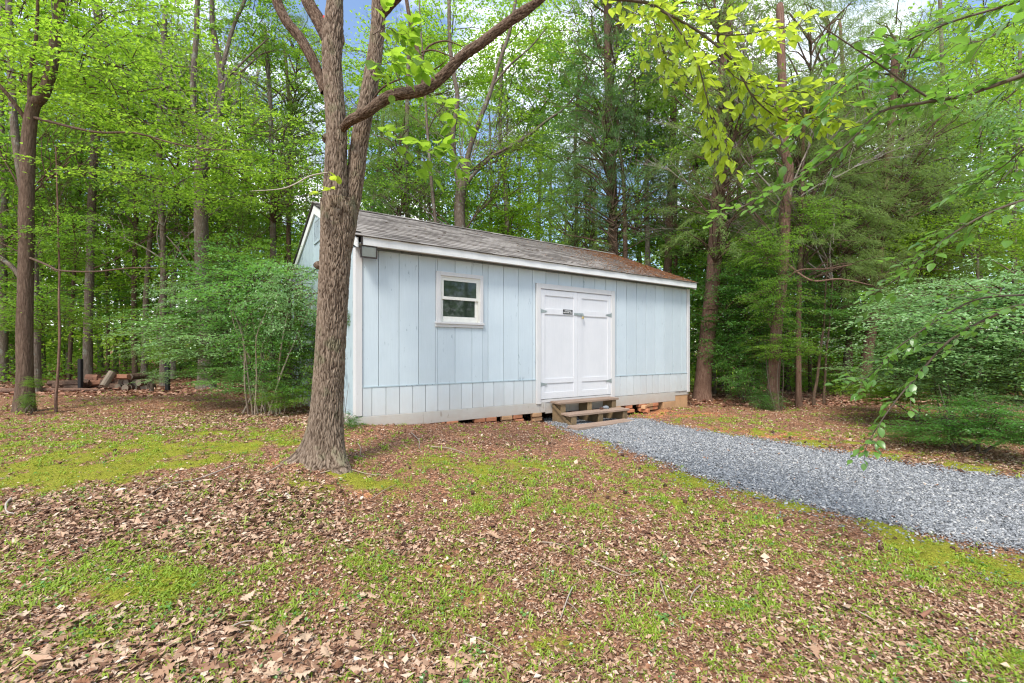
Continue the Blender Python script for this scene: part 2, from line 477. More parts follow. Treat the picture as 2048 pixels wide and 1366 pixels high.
# window glass: thin, slightly reflective; dark room and mottled tree reflections put into the colour
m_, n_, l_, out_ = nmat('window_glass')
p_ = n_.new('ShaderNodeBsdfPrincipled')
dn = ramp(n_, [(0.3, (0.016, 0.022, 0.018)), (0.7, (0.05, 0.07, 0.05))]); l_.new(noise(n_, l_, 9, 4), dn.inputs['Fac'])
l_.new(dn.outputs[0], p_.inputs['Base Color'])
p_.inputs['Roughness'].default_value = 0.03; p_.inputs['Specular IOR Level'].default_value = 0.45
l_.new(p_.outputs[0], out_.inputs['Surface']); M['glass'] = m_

# ground: moss, clay, gravel dust and soil, mixed by what lies there
m_, n_, l_, out_ = nmat('ground_soil')
def att(nm):
    a = n_.new('ShaderNodeAttribute'); a.attribute_name = nm; return a.outputs['Fac']
geo = n_.new('ShaderNodeNewGeometry'); pos = geo.outputs['Position']
f1 = noise(n_, l_, 38, 6, 0.7, pos); f2 = noise(n_, l_, 9, 5, 0.6, pos); f3 = noise(n_, l_, 120, 3, 0.6, pos)
soil = ramp(n_, [(0.3, (0.11, 0.05, 0.028)), (0.5, (0.27, 0.135, 0.08)), (0.7, (0.47, 0.29, 0.19))]); l_.new(f1, soil.inputs['Fac'])
vf = n_.new('ShaderNodeTexVoronoi'); vf.inputs['Scale'].default_value = 62
wv_ = n_.new('ShaderNodeMapping'); wv_.inputs['Scale'].default_value = (1, 1.0, 1); l_.new(pos, wv_.inputs['Vector']); l_.new(wv_.outputs[0], vf.inputs['Vector'])
sf_ = n_.new('ShaderNodeSeparateColor'); l_.new(vf.outputs['Color'], sf_.inputs[0])
fleck = ramp(n_, [(0, (0.40, 0.38, 0.36)), (0.55, (0.9, 0.88, 0.85)), (0.85, (1.5, 1.45, 1.35)), (1, (1.9, 1.8, 1.65))]); l_.new(sf_.outputs[0], fleck.inputs['Fac'])
clay = ramp(n_, [(0.3, (0.32, 0.12, 0.055)), (0.7, (0.58, 0.27, 0.13))]); l_.new(f2, clay.inputs['Fac'])
moss = ramp(n_, [(0.25, (0.10, 0.085, 0.018)), (0.48, (0.22, 0.215, 0.025)), (0.75, (0.42, 0.42, 0.05))]); l_.new(f3, moss.inputs['Fac'])
grav = ramp(n_, [(0.3, (0.12, 0.13, 0.14)), (0.7, (0.40, 0.40, 0.40))]); l_.new(f3, grav.inputs['Fac'])
def edge(a, w=0.12):
    s_ = math_n(n_, l_, 'ADD', a, math_n(n_, l_, 'MULTIPLY', math_n(n_, l_, 'SUBTRACT', f1, 0.5), 1.4))
    rr = ramp(n_, [(0.5 - w, (0, 0, 0)), (0.5 + w, (1, 1, 1))]); l_.new(s_, rr.inputs['Fac']); return rr.outputs[0]
c_ = mixrgb(n_, l_, edge(att('clay'), 0.2), soil.outputs[0], clay.outputs[0])
c_ = mixrgb(n_, l_, 0.8, c_, fleck.outputs[0], 'MULTIPLY')
c_ = mixrgb(n_, l_, edge(att('moss')), c_, moss.outputs[0])
c_ = mixrgb(n_, l_, edge(att('gravel')), c_, grav.outputs[0])
p_ = n_.new('ShaderNodeBsdfPrincipled'); l_.new(c_, p_.inputs['Base Color']); p_.inputs['Roughness'].default_value = 0.95
p_.inputs['Specular IOR Level'].default_value = 0.1
l_.new(bump(n_, l_, math_n(n_, l_, 'ADD', f1, math_n(n_, l_, 'MULTIPLY', f3, 0.4)), 0.02, 0.9), p_.inputs['Normal'])
l_.new(p_.outputs[0], out_.inputs['Surface']); M['ground'] = m_

# ------------------------------------------------------------------ ground cover map
path_far = [(1085, 836), (1160, 833), (1270, 838), (1380, 862), (1500, 881), (1650, 905), (1800, 930), (1920, 948), (2048, 964), (2300, 985), (2700, 1010)]
path_near = [(2700, 1260), (2300, 1150), (2048, 1096), (1900, 1075), (1760, 1045), (1640, 1018), (1530, 990), (1420, 960), (1330, 925), (1250, 895), (1180, 872), (1120, 852)]
PATH = np.array([G(*p) for p in path_far + path_near])


def in_path(x, y):
    c = np.zeros(x.shape, bool); n = len(PATH)
    for i in range(n):
        x1, y1 = PATH[i]; x2, y2 = PATH[(i + 1) % n]
        if y1 == y2: continue
        c ^= ((y1 > y) != (y2 > y)) & (x < (x2 - x1) * (y - y1) / (y2 - y1) + x1)
    return c


def path_dist(x, y):
    d = np.full(np.shape(x), 99.0); n = len(PATH)
    for i in range(n):
        a = PATH[i]; b = PATH[(i + 1) % n]; e = b - a; L = (e ** 2).sum()
        t = np.clip(((x - a[0]) * e[0] + (y - a[1]) * e[1]) / L, 0, 1)
        d = np.minimum(d, np.hypot(x - a[0] - t * e[0], y - a[1] - t * e[1]))
    return np.where(in_path(x, y), -d, d)


def blobs(lst):
    return [(G(px, py), rx, ry, w) for px, py, rx, ry, w in lst]


def field(bl, x, y):
    v = np.zeros(np.shape(x))
    for (cx, cy), rx, ry, w in bl:
        v = v + w * np.exp(-(((x - cx) / rx) ** 2 + ((y - cy) / ry) ** 2))
    return v


MOSS = blobs([(60, 975, 1.0, .35, .9), (200, 945, .8, .3, .8), (330, 925, .7, .25, .8), (30, 910, 1.2, .4, .5), (420, 900, .6, .25, .6), (560, 890, .5, .2, .7), (600, 905, .28, .1, 1.0),
              (720, 905, .3, .15, .9), (760, 880, .6, .12, .8), (700, 965, .5, .15, .8), (620, 975, .4, .12, .5), (1000, 925, .4, .1, .5), (900, 925, .3, .15, .4),
              (1380, 850, .5, .2, .8), (1500, 868, .8, .2, .8), (1650, 890, .8, .2, .8), (1800, 915, .8, .2, .8), (1950, 938, .8, .18, .7),
              (1180, 885, .4, .14, .5), (1280, 925, .4, .16, .6), (1420, 985, .5, .16, .7), (1560, 1015, .45, .14, .7), (1700, 1050, .4, .14, .8), (1830, 1085, .4, .14, .8), (1950, 1120, .4, .12, .9), (2040, 1150, .4, .14, .9),
              (230, 1190, .25, .08, .7), (160, 1270, .25, .06, .5), (860, 1150, .12, .06, .5), (1110, 1290, .12, .05, .6), (2000, 1310, .2, .08, .9), (1460, 1340, .3, .05, .4)])
CLAY = blobs([(590, 928, .3, .12, .9), (1330, 830, 1.4, .6, .75), (1450, 865, .9, .4, .6), (1600, 880, 1.0, .4, .6), (1750, 910, .8, .3, .55), (1000, 850, 1.2, .3, .45), (1430, 800, 1.2, 1.0, .5), (715, 958, .06, .04, .9),
              (850, 1000, .9, .5, .35), (1150, 890, .6, .3, .4), (900, 1180, .7, .3, .3), (1380, 1230, .4, .1, .4), (1900, 950, .7, .2, .5)])
GRASS = blobs([(60, 900, 1.6, .6, .8), (250, 900, 1.4, .5, .6), (30, 1000, .8, .3, .6), (400, 880, 1.2, .5, .4), (1000, 940, .8, .5, .9), (1120, 930, .7, .5, .7), (950, 1010, .7, .3, .5), (1150, 1000, .8, .4, .6), (1280, 960, .5, .3, .6),
               (1420, 840, .7, .5, 1.0), (1500, 850, .5, .3, .6), (1600, 870, .9, .3, .6), (1800, 920, .7, .25, .4), (1350, 1000, .7, .3, .6), (1550, 1060, .6, .25, .6), (1700, 1120, .6, .25, .6), (1850, 1130, .5, .25, .6), (1980, 1150, .5, .2, .6),
               (100, 1140, .5, .25, .7), (300, 1180, .5, .2, .7), (450, 1200, .5, .2, .5), (200, 1300, .4, .1, .35), (700, 1130, .5, .2, .45), (800, 1190, .4, .2, .4), (1250, 1150, .7, .3, .3), (1500, 1200, .6, .25, .4), (1320, 1260, .2, .08, .6), (2000, 1320, .3, .1, .8),
               (340, 860, 2.5, .6, .45), (150, 845, 2.0, .8, .35), (560, 870, .8, .3, .5), (1880, 830, 1.6, .8, .6)])
LITTER = blobs([(200, 1010, 1.2, .35, .9), (400, 990, 1.0, .4, .9), (560, 1000, .7, .35, .7), (40, 1080, .8, .2, .8), (450, 1060, .9, .3, .6), (150, 1330, .6, .12, 1.0), (450, 1320, .5, .12, 1.0), (650, 1330, .4, .08, .8), (250, 1250, .5, .12, .5),
                (480, 840, 1.6, 1.0, 1.0), (930, 885, .7, .2, .9), (1650, 800, 4, 2.0, 1.0), (1900, 900, 2.0, .7, .9), (2040, 930, 1.2, .35, .9), (1280, 820, .5, .2, .8), (830, 1100, 1.0, .4, .3), (1250, 1100, 1.2, .4, .35), (1750, 1250, .9, .3, .4), (850, 1340, .6, .1, .4)])


def cover(x, y):
    x = np.asarray(x, float); y = np.asarray(y, float)
    pd = path_dist(x, y) + (fbm(x * 5, y * 5, 21, 3) - .5) * 0.28
    n1 = fbm(x * 2.3, y * 2.3, 31, 4)
    n2 = fbm(x * 4.1 + 9, y * 4.1, 41, 3)
    gravel = sst(0.10, -0.10, pd)
    border = np.exp(-((pd - 0.16) / 0.22) ** 2) * (pd > 0)
    moss_ = np.clip(field(MOSS, x, y), 0, 1.2) * (0.2 + 1.0 * sst(.38, .6, n1)) * (.5 + .8 * sst(.35, .6, fbm(x * 8, y * 8, 55, 3))) + 0.30 * border * sst(.3, .6, n2)
    moss_ = moss_ + 0.34 * sst(.58, .74, n2) * (y < 10)
    moss_ = moss_ + 0.5 * np.clip(field(GRASS, x, y), 0, 1) * sst(.42, .62, fbm(x * 6, y * 6, 91, 3))
    clay_ = field(CLAY, x, y) * (0.25 + 1.1 * sst(.4, .65, n2)) + 0.25 * sst(.55, .7, fbm(x * 3 + 4, y * 3, 77, 3))
    lit = field(LITTER, x, y) + 0.2 + sst(10, 13.5, y) * 1.2 + 0.25 * sst(.5, .7, n1)
    lit = lit * (1 - 0.5 * np.clip(moss_, 0, 1)) * (1 - 0.5 * np.clip(clay_, 0, 1))
    gr = field(GRASS, x, y) * (0.25 + 1.5 * sst(.42, .68, n2)) + 0.22 * sst(.5, .7, n1) + 0.09
    gr = gr * (1 - gravel) * (1 - 0.75 * sst(10.5, 13.5, y))
    return dict(gravel=gravel, moss=np.clip(moss_, 0, 1) * (1 - gravel), clay=np.clip(clay_, 0, 1) * (1 - gravel), lit=np.clip(lit, 0, 1.3), grass=np.clip(gr, 0, 1))


def axis(lo, hi, step, a, b, growth=1.12):
    v = list(np.arange(lo, hi, step))
    s = step; x = lo
    left = []
    while x > a: s *= growth; x -= s; left.append(x)
    s = step; x = v[-1]; right = []
    while x < b: s *= growth; x += s; right.append(x)
    return np.array(left[::-1] + v + right)


xs = axis(-8.5, 9.5, 0.045, -190, 190); ys = axis(1.2, 11.5, 0.045, -60, 260)
X, Y = np.meshgrid(xs, ys)
Z = gz(X, Y)
fine = (X > -9) & (X < 10) & (Y < 12)
cv = cover(X.ravel(), Y.ravel())
Z = Z + (cv['moss'].reshape(Z.shape) * fbm(X * 14, Y * 14, 5, 2) * 0.035 + (fbm(X * 17, Y * 17, 8, 2) - .5) * 0.02) * fine
V = np.stack([X.ravel(), Y.ravel(), Z.ravel()], 1)
nx, ny = len(xs), len(ys)
I = np.arange(nx * ny).reshape(ny, nx)
F = np.stack([I[:-1, :-1], I[:-1, 1:], I[1:, 1:], I[1:, :-1]], -1).reshape(-1, 4)
gm = mesh_np('ground', V, F, M['ground'], smooth=True, attrs={k: cv[k] for k in ('moss', 'clay', 'gravel')})
ground = tag(link('ground', gm), kind='structure')

# the gravel path as a sheet of its own
ctr = V[F].mean(1)
sel = F[(path_dist(ctr[:, 0], ctr[:, 1]) + (fbm(ctr[:, 0] * 5, ctr[:, 1] * 5, 21, 3) - .5) * .3 < -0.10) & (ctr[:, 1] < 12)]
used, inv = np.unique(sel, return_inverse=True)
PV = V[used].copy(); PV[:, 2] += 0.010
m_, n_, l_, out_ = nmat('gravel_bed')
geo = n_.new('ShaderNodeNewGeometry')
vo = n_.new('ShaderNodeTexVoronoi'); vo.inputs['Scale'].default_value = 55; l_.new(geo.outputs['Position'], vo.inputs['Vector'])
gr_ = ramp(n_, [(0, (0.10, 0.115, 0.13)), (1, (0.42, 0.43, 0.44))]); sx_ = n_.new('ShaderNodeSeparateColor'); l_.new(vo.outputs['Color'], sx_.inputs[0]); l_.new(sx_.outputs[0], gr_.inputs['Fac'])
p_ = n_.new('ShaderNodeBsdfPrincipled'); l_.new(gr_.outputs[0], p_.inputs['Base Color']); p_.inputs['Roughness'].default_value = 0.9
l_.new(bump(n_, l_, vo.outputs['Distance'], -0.01, 0.8), p_.inputs['Normal']); l_.new(p_.outputs[0], out_.inputs['Surface']); M['gravel_bed'] = m_
tag(link('gravel_path', mesh_np('gravel_path', PV, inv.reshape(-1, 4), M['gravel_bed'], smooth=True)), kind='structure')


# ------------------------------------------------------------------ scattered cover
def ground_scatter(n, ymax=13.0, ymin=1.35, power=1.0, xlim=1.16):
    """random ground points, denser towards the path of the viewer"""
    u = rng.random(n)
    if power == 1.0: y = ymin * (ymax / ymin) ** u
    else: y = (ymin ** (1 - power) + u * (ymax ** (1 - power) - ymin ** (1 - power))) ** (1 / (1 - power))
    x = (rng.random(n) * 2 - 1) * (xlim * y + 0.3)
    return x, y


def frames(n, tilt=0.4):
    a = rng.random(n) * 2 * np.pi
    nrm = np.stack([rng.normal(0, tilt, n), rng.normal(0, tilt, n), np.ones(n)], 1)
    nrm /= np.linalg.norm(nrm, axis=1)[:, None]
    d = np.stack([np.cos(a), np.sin(a), np.zeros(n)], 1)
    d -= nrm * (d * nrm).sum(1)[:, None]; d /= np.linalg.norm(d, axis=1)[:, None]
    return d, np.cross(nrm, d), nrm


def folded(Pc, d, w, nrm, L, W, fold=0.25, curl=0.0):
    """leaf-sized folded rhombi: 4 verts, 2 triangles each"""
    L = np.asarray(L)[:, None]; W = np.asarray(W)[:, None]
    a = Pc - d * L * .5
    b = Pc + d * L * .5 - nrm * L * curl
    s1 = Pc + w * W * .5 + nrm * W * fold - d * L * .05; s2 = Pc - w * W * .5 + nrm * W * fold - d * L * .05
    V_ = np.stack([a, s1, b, s2], 1).reshape(-1, 3)
    k = np.arange(len(Pc))[:, None] * 4
    F_ = np.concatenate([k + np.array([[0, 1, 2]]), k + np.array([[0, 2, 3]])], 1).reshape(-1, 3)
    return V_, F_


SHED_C = Vector((-2.07, 6.18, 0)); SHED_A = R(34.95)
U = Vector((math.cos(SHED_A), math.sin(SHED_A), 0)); W_ = Vector((-math.sin(SHED_A), math.cos(SHED_A), 0))


def local_shed(x, y):
    dx = x - SHED_C.x; dy = y - SHED_C.y
    return dx * U.x + dy * U.y, dx * W_.x + dy * W_.y


def outside(x, y, pad=0.0):
    lx, ly = local_shed(x, y)
    shed_ = (lx > -pad) & (lx < 7.33 + pad) & (ly > -pad) & (ly < 4.62 + pad)
    return ~shed_ & (np.hypot(x - OAK[0], y - OAK[1]) > 0.2)


def pick(x, y, dens):
    k = (rng.random(len(x)) < dens) & outside(x, y, -0.02)
    return x[k], y[k]


# small leaf litter
x, y = ground_scatter(560000, 14.5, 1.35, 1.3)
c = cover(x, y); x, y = pick(x, y, np.clip(c['lit'] * 0.7 + .34 - .3 * c['moss'] - .25 * c['clay'], 0, 1) * (1 - 0.90 * c['gravel']))
n = len(x); L = rng.gamma(2.2, .0058, n) * (.75 + 0.08 * y) * (.7 + .6 * np.clip(cover(x, y)['lit'], 0, 1.2)) + .007; L = np.minimum(L, .10)
d, w, nr = frames(n, 0.35)
z = gz(x, y) + .006 + rng.random(n) * .014 * np.clip(L / .03, .5, 1.5)
LV, LF = folded(np.stack([x, y, z], 1), d, w, nr, L, L * rng.uniform(.3, .8, n), rng.uniform(-.2, .4, n)[:, None], rng.uniform(-.3, .3, n)[:, None])
tag(link('leaf_litter', mesh_np('leaf_litter', LV, LF, M['litter'], np.repeat(rng.random(n), 2))), 'brown leaf litter spread over the yard in front of the shed', 'leaf litter', kind='stuff')

# forest floor litter further back
n = 42000
y = rng.uniform(10.5, 34, n) ** 1.0; x = (rng.random(n) * 2 - 1) * (1.18 * y + 1)
k = outside(x, y, 0.1); x, y = x[k], y[k]; n = len(x)
d, w, nr = frames(n, 0.3); L = rng.uniform(.07, .16, n)
LV, LF = folded(np.stack([x, y, gz(x, y) + .03], 1), d, w, nr, L, L * .6, .15)
tag(link('forest_floor_leaves', mesh_np('forest_floor_leaves', LV, LF, M['litter_dark'], np.repeat(rng.random(n), 2))), 'russet fallen leaves carpeting the woodland floor', 'leaf litter', kind='stuff')

# gravel stones
ax = rng.uniform(PATH[:, 0].min(), 7.0, 400000); ay = rng.uniform(PATH[:, 1].min(), PATH[:, 1].max(), 400000)
pdv = path_dist(ax, ay) + rng.normal(0, .13, len(ax)) + np.abs(rng.normal(0, .10, len(ax))) * (rng.random(len(ax)) < .2) + (fbm(ax * 4, ay * 4, 21, 3) - .5) * .2
k = (pdv < 0.0) & (np.abs(ax) < 1.15 * ay + .4); ax, ay = ax[k], ay[k]
# stray stones along the near edge
keep = rng.random(len(ax)) < np.clip(60000 / len(ax) * 1.0, 0, 1) * np.clip(6.5 / ay, .6, 1.6); ax, ay = ax[keep], ay[keep]
sx_, sy_ = ground_scatter(26000, 7.0, 2.0, 1.2); pd_ = path_dist(sx_, sy_)
kk = (pd_ > 0) & (rng.random(len(sx_)) < .8 * np.exp(-pd_ / .25)) & (sx_ > 0.6) & outside(sx_, sy_); ax = np.r_[ax, sx_[kk]]; ay = np.r_[ay, sy_[kk]]
n = len(ax)
octv = np.array([[1, 0, 0], [-1, 0, 0], [0, 1, 0], [0, -1, 0], [0, 0, 1], [0, 0, -1]], float)
octf = np.array([[0, 2, 4], [2, 1, 4], [1, 3, 4], [3, 0, 4], [2, 0, 5], [1, 2, 5], [3, 1, 5], [0, 3, 5]])
d, w, nr = frames(n, .45)
s = rng.gamma(6, .0011, n) + .003
loc = octv[None] * rng.uniform(.6, 1.25, (n, 6, 1)) * np.stack([s * rng.uniform(.9, 1.6, n), s * .9, s * rng.uniform(.4, .7, n)], 1)[:, None, :]
VV = loc[..., 0:1] * d[:, None] + loc[..., 1:2] * w[:, None] + loc[..., 2:3] * nr[:, None] + np.stack([ax, ay, gz(ax, ay) + .018], 1)[:, None]
FF = (np.arange(n)[:, None, None] * 6 + octf[None]).reshape(-1, 3)
tag(link('gravel', mesh_np('gravel', VV.reshape(-1, 3), FF, M['gravel'], np.repeat(rng.random(n), 8))), 'loose grey blue crushed stone covering the path to the steps', 'gravel', kind='stuff')

# grass tufts
x, y = ground_scatter(68000, 12.5, 1.4, 1.15)
c = cover(x, y); x, y = pick(x, y, c['grass'] * 0.9)
nt = len(x); nb = 7
tx = np.repeat(x, nb) + rng.normal(0, .018, nt * nb); ty = np.repeat(y, nb) + rng.normal(0, .018, nt * nb)
th = np.repeat(rng.gamma(3, .0058, nt) + .010, nb) * rng.uniform(.6, 1.25, nt * nb)
ang = rng.random(nt * nb) * 2 * np.pi; lean = rng.uniform(.6, 2.2, nt * nb)
bw = rng.uniform(.0016, .004, nt * nb) * (1 + .16 * ty)
bx = np.stack([np.cos(ang), np.sin(ang), np.zeros_like(ang)], 1); sx2 = np.stack([-np.sin(ang), np.cos(ang), np.zeros_like(ang)], 1)
up = np.array([[0, 0, 1.]]); b0 = np.stack([tx, ty, gz(tx, ty) - .002], 1)
mid = b0 + bx * (th * lean * .35)[:, None] + up * (th * .7)[:, None]
tip = b0 + bx * (th * lean)[:, None] + up * (th * np.maximum(.12, 1.05 - .42 * lean))[:, None]
VV = np.stack([b0 - sx2 * bw[:, None], b0 + sx2 * bw[:, None], mid - sx2 * bw[:, None] * .8, mid + sx2 * bw[:, None] * .8, tip], 1).reshape(-1, 3)
k = np.arange(nt * nb)[:, None] * 5
FF = np.concatenate([k + [[0, 1, 3]], k + [[0, 3, 2]], k + [[2, 3, 4]]], 1).reshape(-1, 3)
tag(link('grass', mesh_np('grass', VV, FF, M['grass'], np.repeat(np.repeat(rng.random(nt), nb) * .7 + rng.random(nt * nb) * .3, 3))), 'thin patchy grass tufts growing through the litter of the yard', 'grass', kind='stuff')

# seedlings with small round leaves among the grass
x, y = ground_scatter(1500, 7.0, 1.5, 1.15)
c = cover(x, y); x, y = pick(x, y, np.clip(c['grass'] + .12, 0, 1) * .8 * (1 - c['gravel']))
nt = len(x); nb = 7; n = nt * nb
px_ = np.repeat(x, nb) + rng.normal(0, .022, n); py_ = np.repeat(y, nb) + rng.normal(0, .022, n)
d, w, nr = frames(n, .45); L = rng.uniform(.012, .026, n)
LV, LF = folded(np.stack([px_, py_, gz(px_, py_) + rng.uniform(.018, .045, n)], 1), d, w, nr, L, L * .8, .15)
tag(link('weeds', mesh_np('weeds', LV, LF, M['leaf_fresh'], np.repeat(rng.random(n), 2))), 'small round leaved green weeds dotted through the grass of the yard', 'weeds', kind='stuff')

# moss fuzz
x, y = ground_scatter(60000, 10.5, 1.4, 1.2)
c = cover(x, y); x, y = pick(x, y, sst(.3, .8, c['moss']) * (1 - c['gravel']))
n = len(x); d, w, nr = frames(n, 0.9); L = rng.uniform(.008, .02, n) * (1 + .06 * y)
LV, LF = folded(np.stack([x, y, gz(x, y) + .012 + cover(x, y)['moss'] * .02], 1), d, w, nr, L, L * .6, .3)
M['mossleaf'] = leaf_mat('moss_tuft', (0.11, 0.125, 0.018), (0.42, 0.45, 0.05), (0.36, 0.42, 0.04), .25, .9, .1)
tag(link('moss', mesh_np('moss', LV, LF, M['mossleaf'], np.repeat(rng.random(n), 2))), 'bright yellow green moss mats in low patches of the yard', 'moss', kind='stuff')


# ------------------------------------------------------------------ tubes, trunks, limbs
def smooth_path(pts, rad, sub=6):
    pts = [Vector(p) for p in pts]; out = []; ro = []
    n = len(pts)
    for i in range(n - 1):
        p0 = pts[max(i - 1, 0)]; p1 = pts[i]; p2 = pts[i + 1]; p3 = pts[min(i + 2, n - 1)]
        for k in range(sub):
            t = k / sub
            out.append(0.5 * ((2 * p1) + (-p0 + p2) * t + (2 * p0 - 5 * p1 + 4 * p2 - p3) * t * t + (-p0 + 3 * p1 - 3 * p2 + p3) * t ** 3))
            ro.append(rad[i] * (1 - t) + rad[i + 1] * t)
    out.append(pts[-1]); ro.append(rad[-1])
    return np.array([tuple(p) for p in out]), np.array(ro)


CRACK = []


def tube_data(pts, rad, sides=8, sub=5, wob=0.0, seed=0, ridge=None, flare=None, off=0):
    C, r = smooth_path(pts, rad, sub)
    T = np.gradient(C, axis=0); T /= np.linalg.norm(T, axis=1)[:, None] + 1e-9
    ref = np.array([0.31, 0.95, 0.05]) if abs(T[0][1]) < .8 else np.array([1., 0, 0.1])
    A = np.zeros_like(C); a = ref - T[0] * ref.dot(T[0]); a /= np.linalg.norm(a)
    for i in range(len(C)):
        a = a - T[i] * a.dot(T[i]); a /= np.linalg.norm(a); A[i] = a
    B = np.cross(T, A)
    th = np.arange(sides) / sides * 2 * np.pi
    S = np.r_[0, np.cumsum(np.linalg.norm(np.diff(C, axis=0), axis=1))]
    RR = r[:, None] * np.ones((1, sides))
    if wob:
        RR = RR * (1 + wob * (fbm(np.cos(th)[None] * 1.3 + 7 + seed, (S[:, None] / (r.mean() * 6)) + np.sin(th)[None] * 1.3, seed, 3) - .5) * 2)
    if flare is not None:
        h = S[:, None]; lobes = flare[0](th)[None]
        RR = RR * (1 + lobes * np.exp(-h / flare[1]))
    if ridge:
        cw, ch, amp = ridge
        rm = r.mean(); cells = max(6, round(2 * math.pi * rm / cw))
        u = th[None] / (2 * np.pi) * cells + 0 * S[:, None]; v = S[:, None] / ch + 0 * th[None]
        wu = u + (vn(u * .35, v * 1.9, 61) - .5) * 1.6 + (vn(u * .9, v * 5, 64) - .5) * .5; wv = v + (vn(u * 1.1, v * .9, 62) - .5) * 1.2
        # wrap the seam by blending two copies
        e1 = worley(wu, wv, 71 + seed); wu2 = wu - cells; e2 = worley(wu2, wv, 71 + seed)
        bl = sst(cells * .92, cells, u); e = e1 * (1 - bl) + e2 * bl
        RR = RR - amp * (1 - np.clip(e / .34, 0, 1)) ** 1.0 + amp * .45 * (vn(u * 3, v * 4, 63) - .5)
        CRACK.append(np.clip(e / .36, 0, 1).ravel())
    V_ = C[:, None] + RR[..., None] * (np.cos(th)[None, :, None] * A[:, None] + np.sin(th)[None, :, None] * B[:, None])
    n_, m_ = len(C), sides
    I_ = np.arange(n_ * m_).reshape(n_, m_)
    F_ = np.stack([I_[:-1], np.roll(I_, -1, 1)[:-1], np.roll(I_, -1, 1)[1:], I_[1:]], -1).reshape(-1, 4)
    V_ = V_.reshape(-1, 3)
    # end cap as degenerate fan of quads is avoided: ends are tapered shut
    return V_, F_ + off


def join(parts):
    Vs, Fs, o = [], [], 0
    for v, f in parts:
        Vs.append(v); Fs.append(f + o); o += len(v)
    return np.concatenate(Vs), np.concatenate(Fs)


def shut(pts, rad):
    """add a last point that closes the tip"""
    p = [Vector(q) for q in pts]; p.append(p[-1] + (p[-1] - p[-2]).normalized() * rad[-1] * 0.6)
    return p, list(rad) + [0.0005]


# ------------------------------------------------------------------ foliage crowns (shared meshes)
def limb_parts(axis0, axis1, targets, r0=0.03, seed=0):
    rr = random.Random(seed); parts = []
    for t in targets:
        h = min(max((t.z - axis0.z) / max(axis1.z - axis0.z, .1) - rr.uniform(.05, .3), 0), .97)
        s = axis0.lerp(axis1, h); m_ = s.lerp(t, .5) + Vector((rr.uniform(-.15, .15), rr.uniform(-.15, .15), rr.uniform(.0, .25)))
        q = s.lerp(t, .78) + Vector((rr.uniform(-.1, .1), rr.uniform(-.1, .1), rr.uniform(-.05, .12)))
        r = r0 * rr.uniform(.5, 1.1)
        parts.append(tube_data([s, m_, q, t], [r, r * .6, r * .4, r * .12], 4, 2))
    return parts


def broad_crown(seed, rx, rz, nspray, nleaf, ls, flat=.16, sr=.55, mat='leaf', zbias=0.0, hollow=.35):
    g = np.random.default_rng(seed)
    u = g.normal(size=(nspray, 3)); u /= np.linalg.norm(u, axis=1)[:, None]
    rad = (hollow ** 3 + g.random(nspray) * (1 - hollow ** 3)) ** (1 / 3)
    c = u * rad[:, None] * np.array([rx, rx, rz])
    lump = 1 + .5 * (fbm(np.arctan2(u[:, 1], u[:, 0]) * 1.5 + 5, u[:, 2] * 2.5, seed, 2) - .5) * 2
    c *= lump[:, None]
    tx = []; 
    out = c / (np.linalg.norm(c * [1, 1, .6], axis=1)[:, None] + 1e-6); out[:, 2] *= .15
    out /= np.linalg.norm(out, axis=1)[:, None]
    side = np.cross([0, 0, 1.], out); side /= np.linalg.norm(side, axis=1)[:, None]
    droop = g.uniform(-.45, .2, nspray)
    dirv = out + np.array([0, 0, 1.]) * droop[:, None]; dirv /= np.linalg.norm(dirv, axis=1)[:, None]
    nup = np.cross(dirv, side); nup *= np.sign(nup[:, 2:3])
    rs = sr * g.uniform(.6, 1.35, nspray)
    a = g.normal(0, .55, (nspray, nleaf)); b = g.normal(0, .36, (nspray, nleaf)); h = g.normal(0, 1, (nspray, nleaf))
    pos_ = c[:, None] + dirv[:, None] * (a * rs[:, None])[..., None] + side[:, None] * (b * rs[:, None])[..., None] + nup[:, None] * (h * flat * rs[:, None] - .25 * (a ** 2 + b ** 2) * rs[:, None])[..., None]
    pos_ = pos_.reshape(-1, 3); n = len(pos_)
    nr = np.repeat(nup, nleaf, 0) + g.normal(0, .6, (n, 3)); nr /= np.linalg.norm(nr, axis=1)[:, None]
    d = np.repeat(dirv, nleaf, 0) + g.normal(0, .8, (n, 3)); d -= nr * (d * nr).sum(1)[:, None]; d /= np.linalg.norm(d, axis=1)[:, None]
    w = np.cross(nr, d)
    L = ls * g.uniform(.7, 1.3, n)
    Vv, Ff = folded(pos_, d, w, nr, L, L * g.uniform(.5, .75, n), .15, .12)
    rnd = np.repeat(np.repeat(g.random(nspray), nleaf) * .5 + g.random(n) * .5, 2)
    me = mesh_np('crown', Vv, Ff, M[mat], rnd)
    tg = [Vector(p) for p in c[::9]]
    lp_ = limb_parts(Vector((0, 0, -rz * .8)), Vector((0, 0, rz * .85)), tg, .008 + .006 * rx, seed)
    for q_ in range(nspray):
        p0 = Vector(c[q_]) - Vector(dirv[q_]) * rs[q_] * 1.3; p2 = Vector(c[q_]) + Vector(dirv[q_]) * rs[q_] * .9; p2.z -= .2 * rs[q_]; p0.z -= .1
        lp_.append(tube_data([p0, Vector(c[q_]), p2], [.011 * rs[q_] / sr, .007, .002], 3, 2))
    lv, lf = join(lp_)
    lm = mesh_np('branches', lv, lf, M['bark_brown'], smooth=True)
    return me, lm


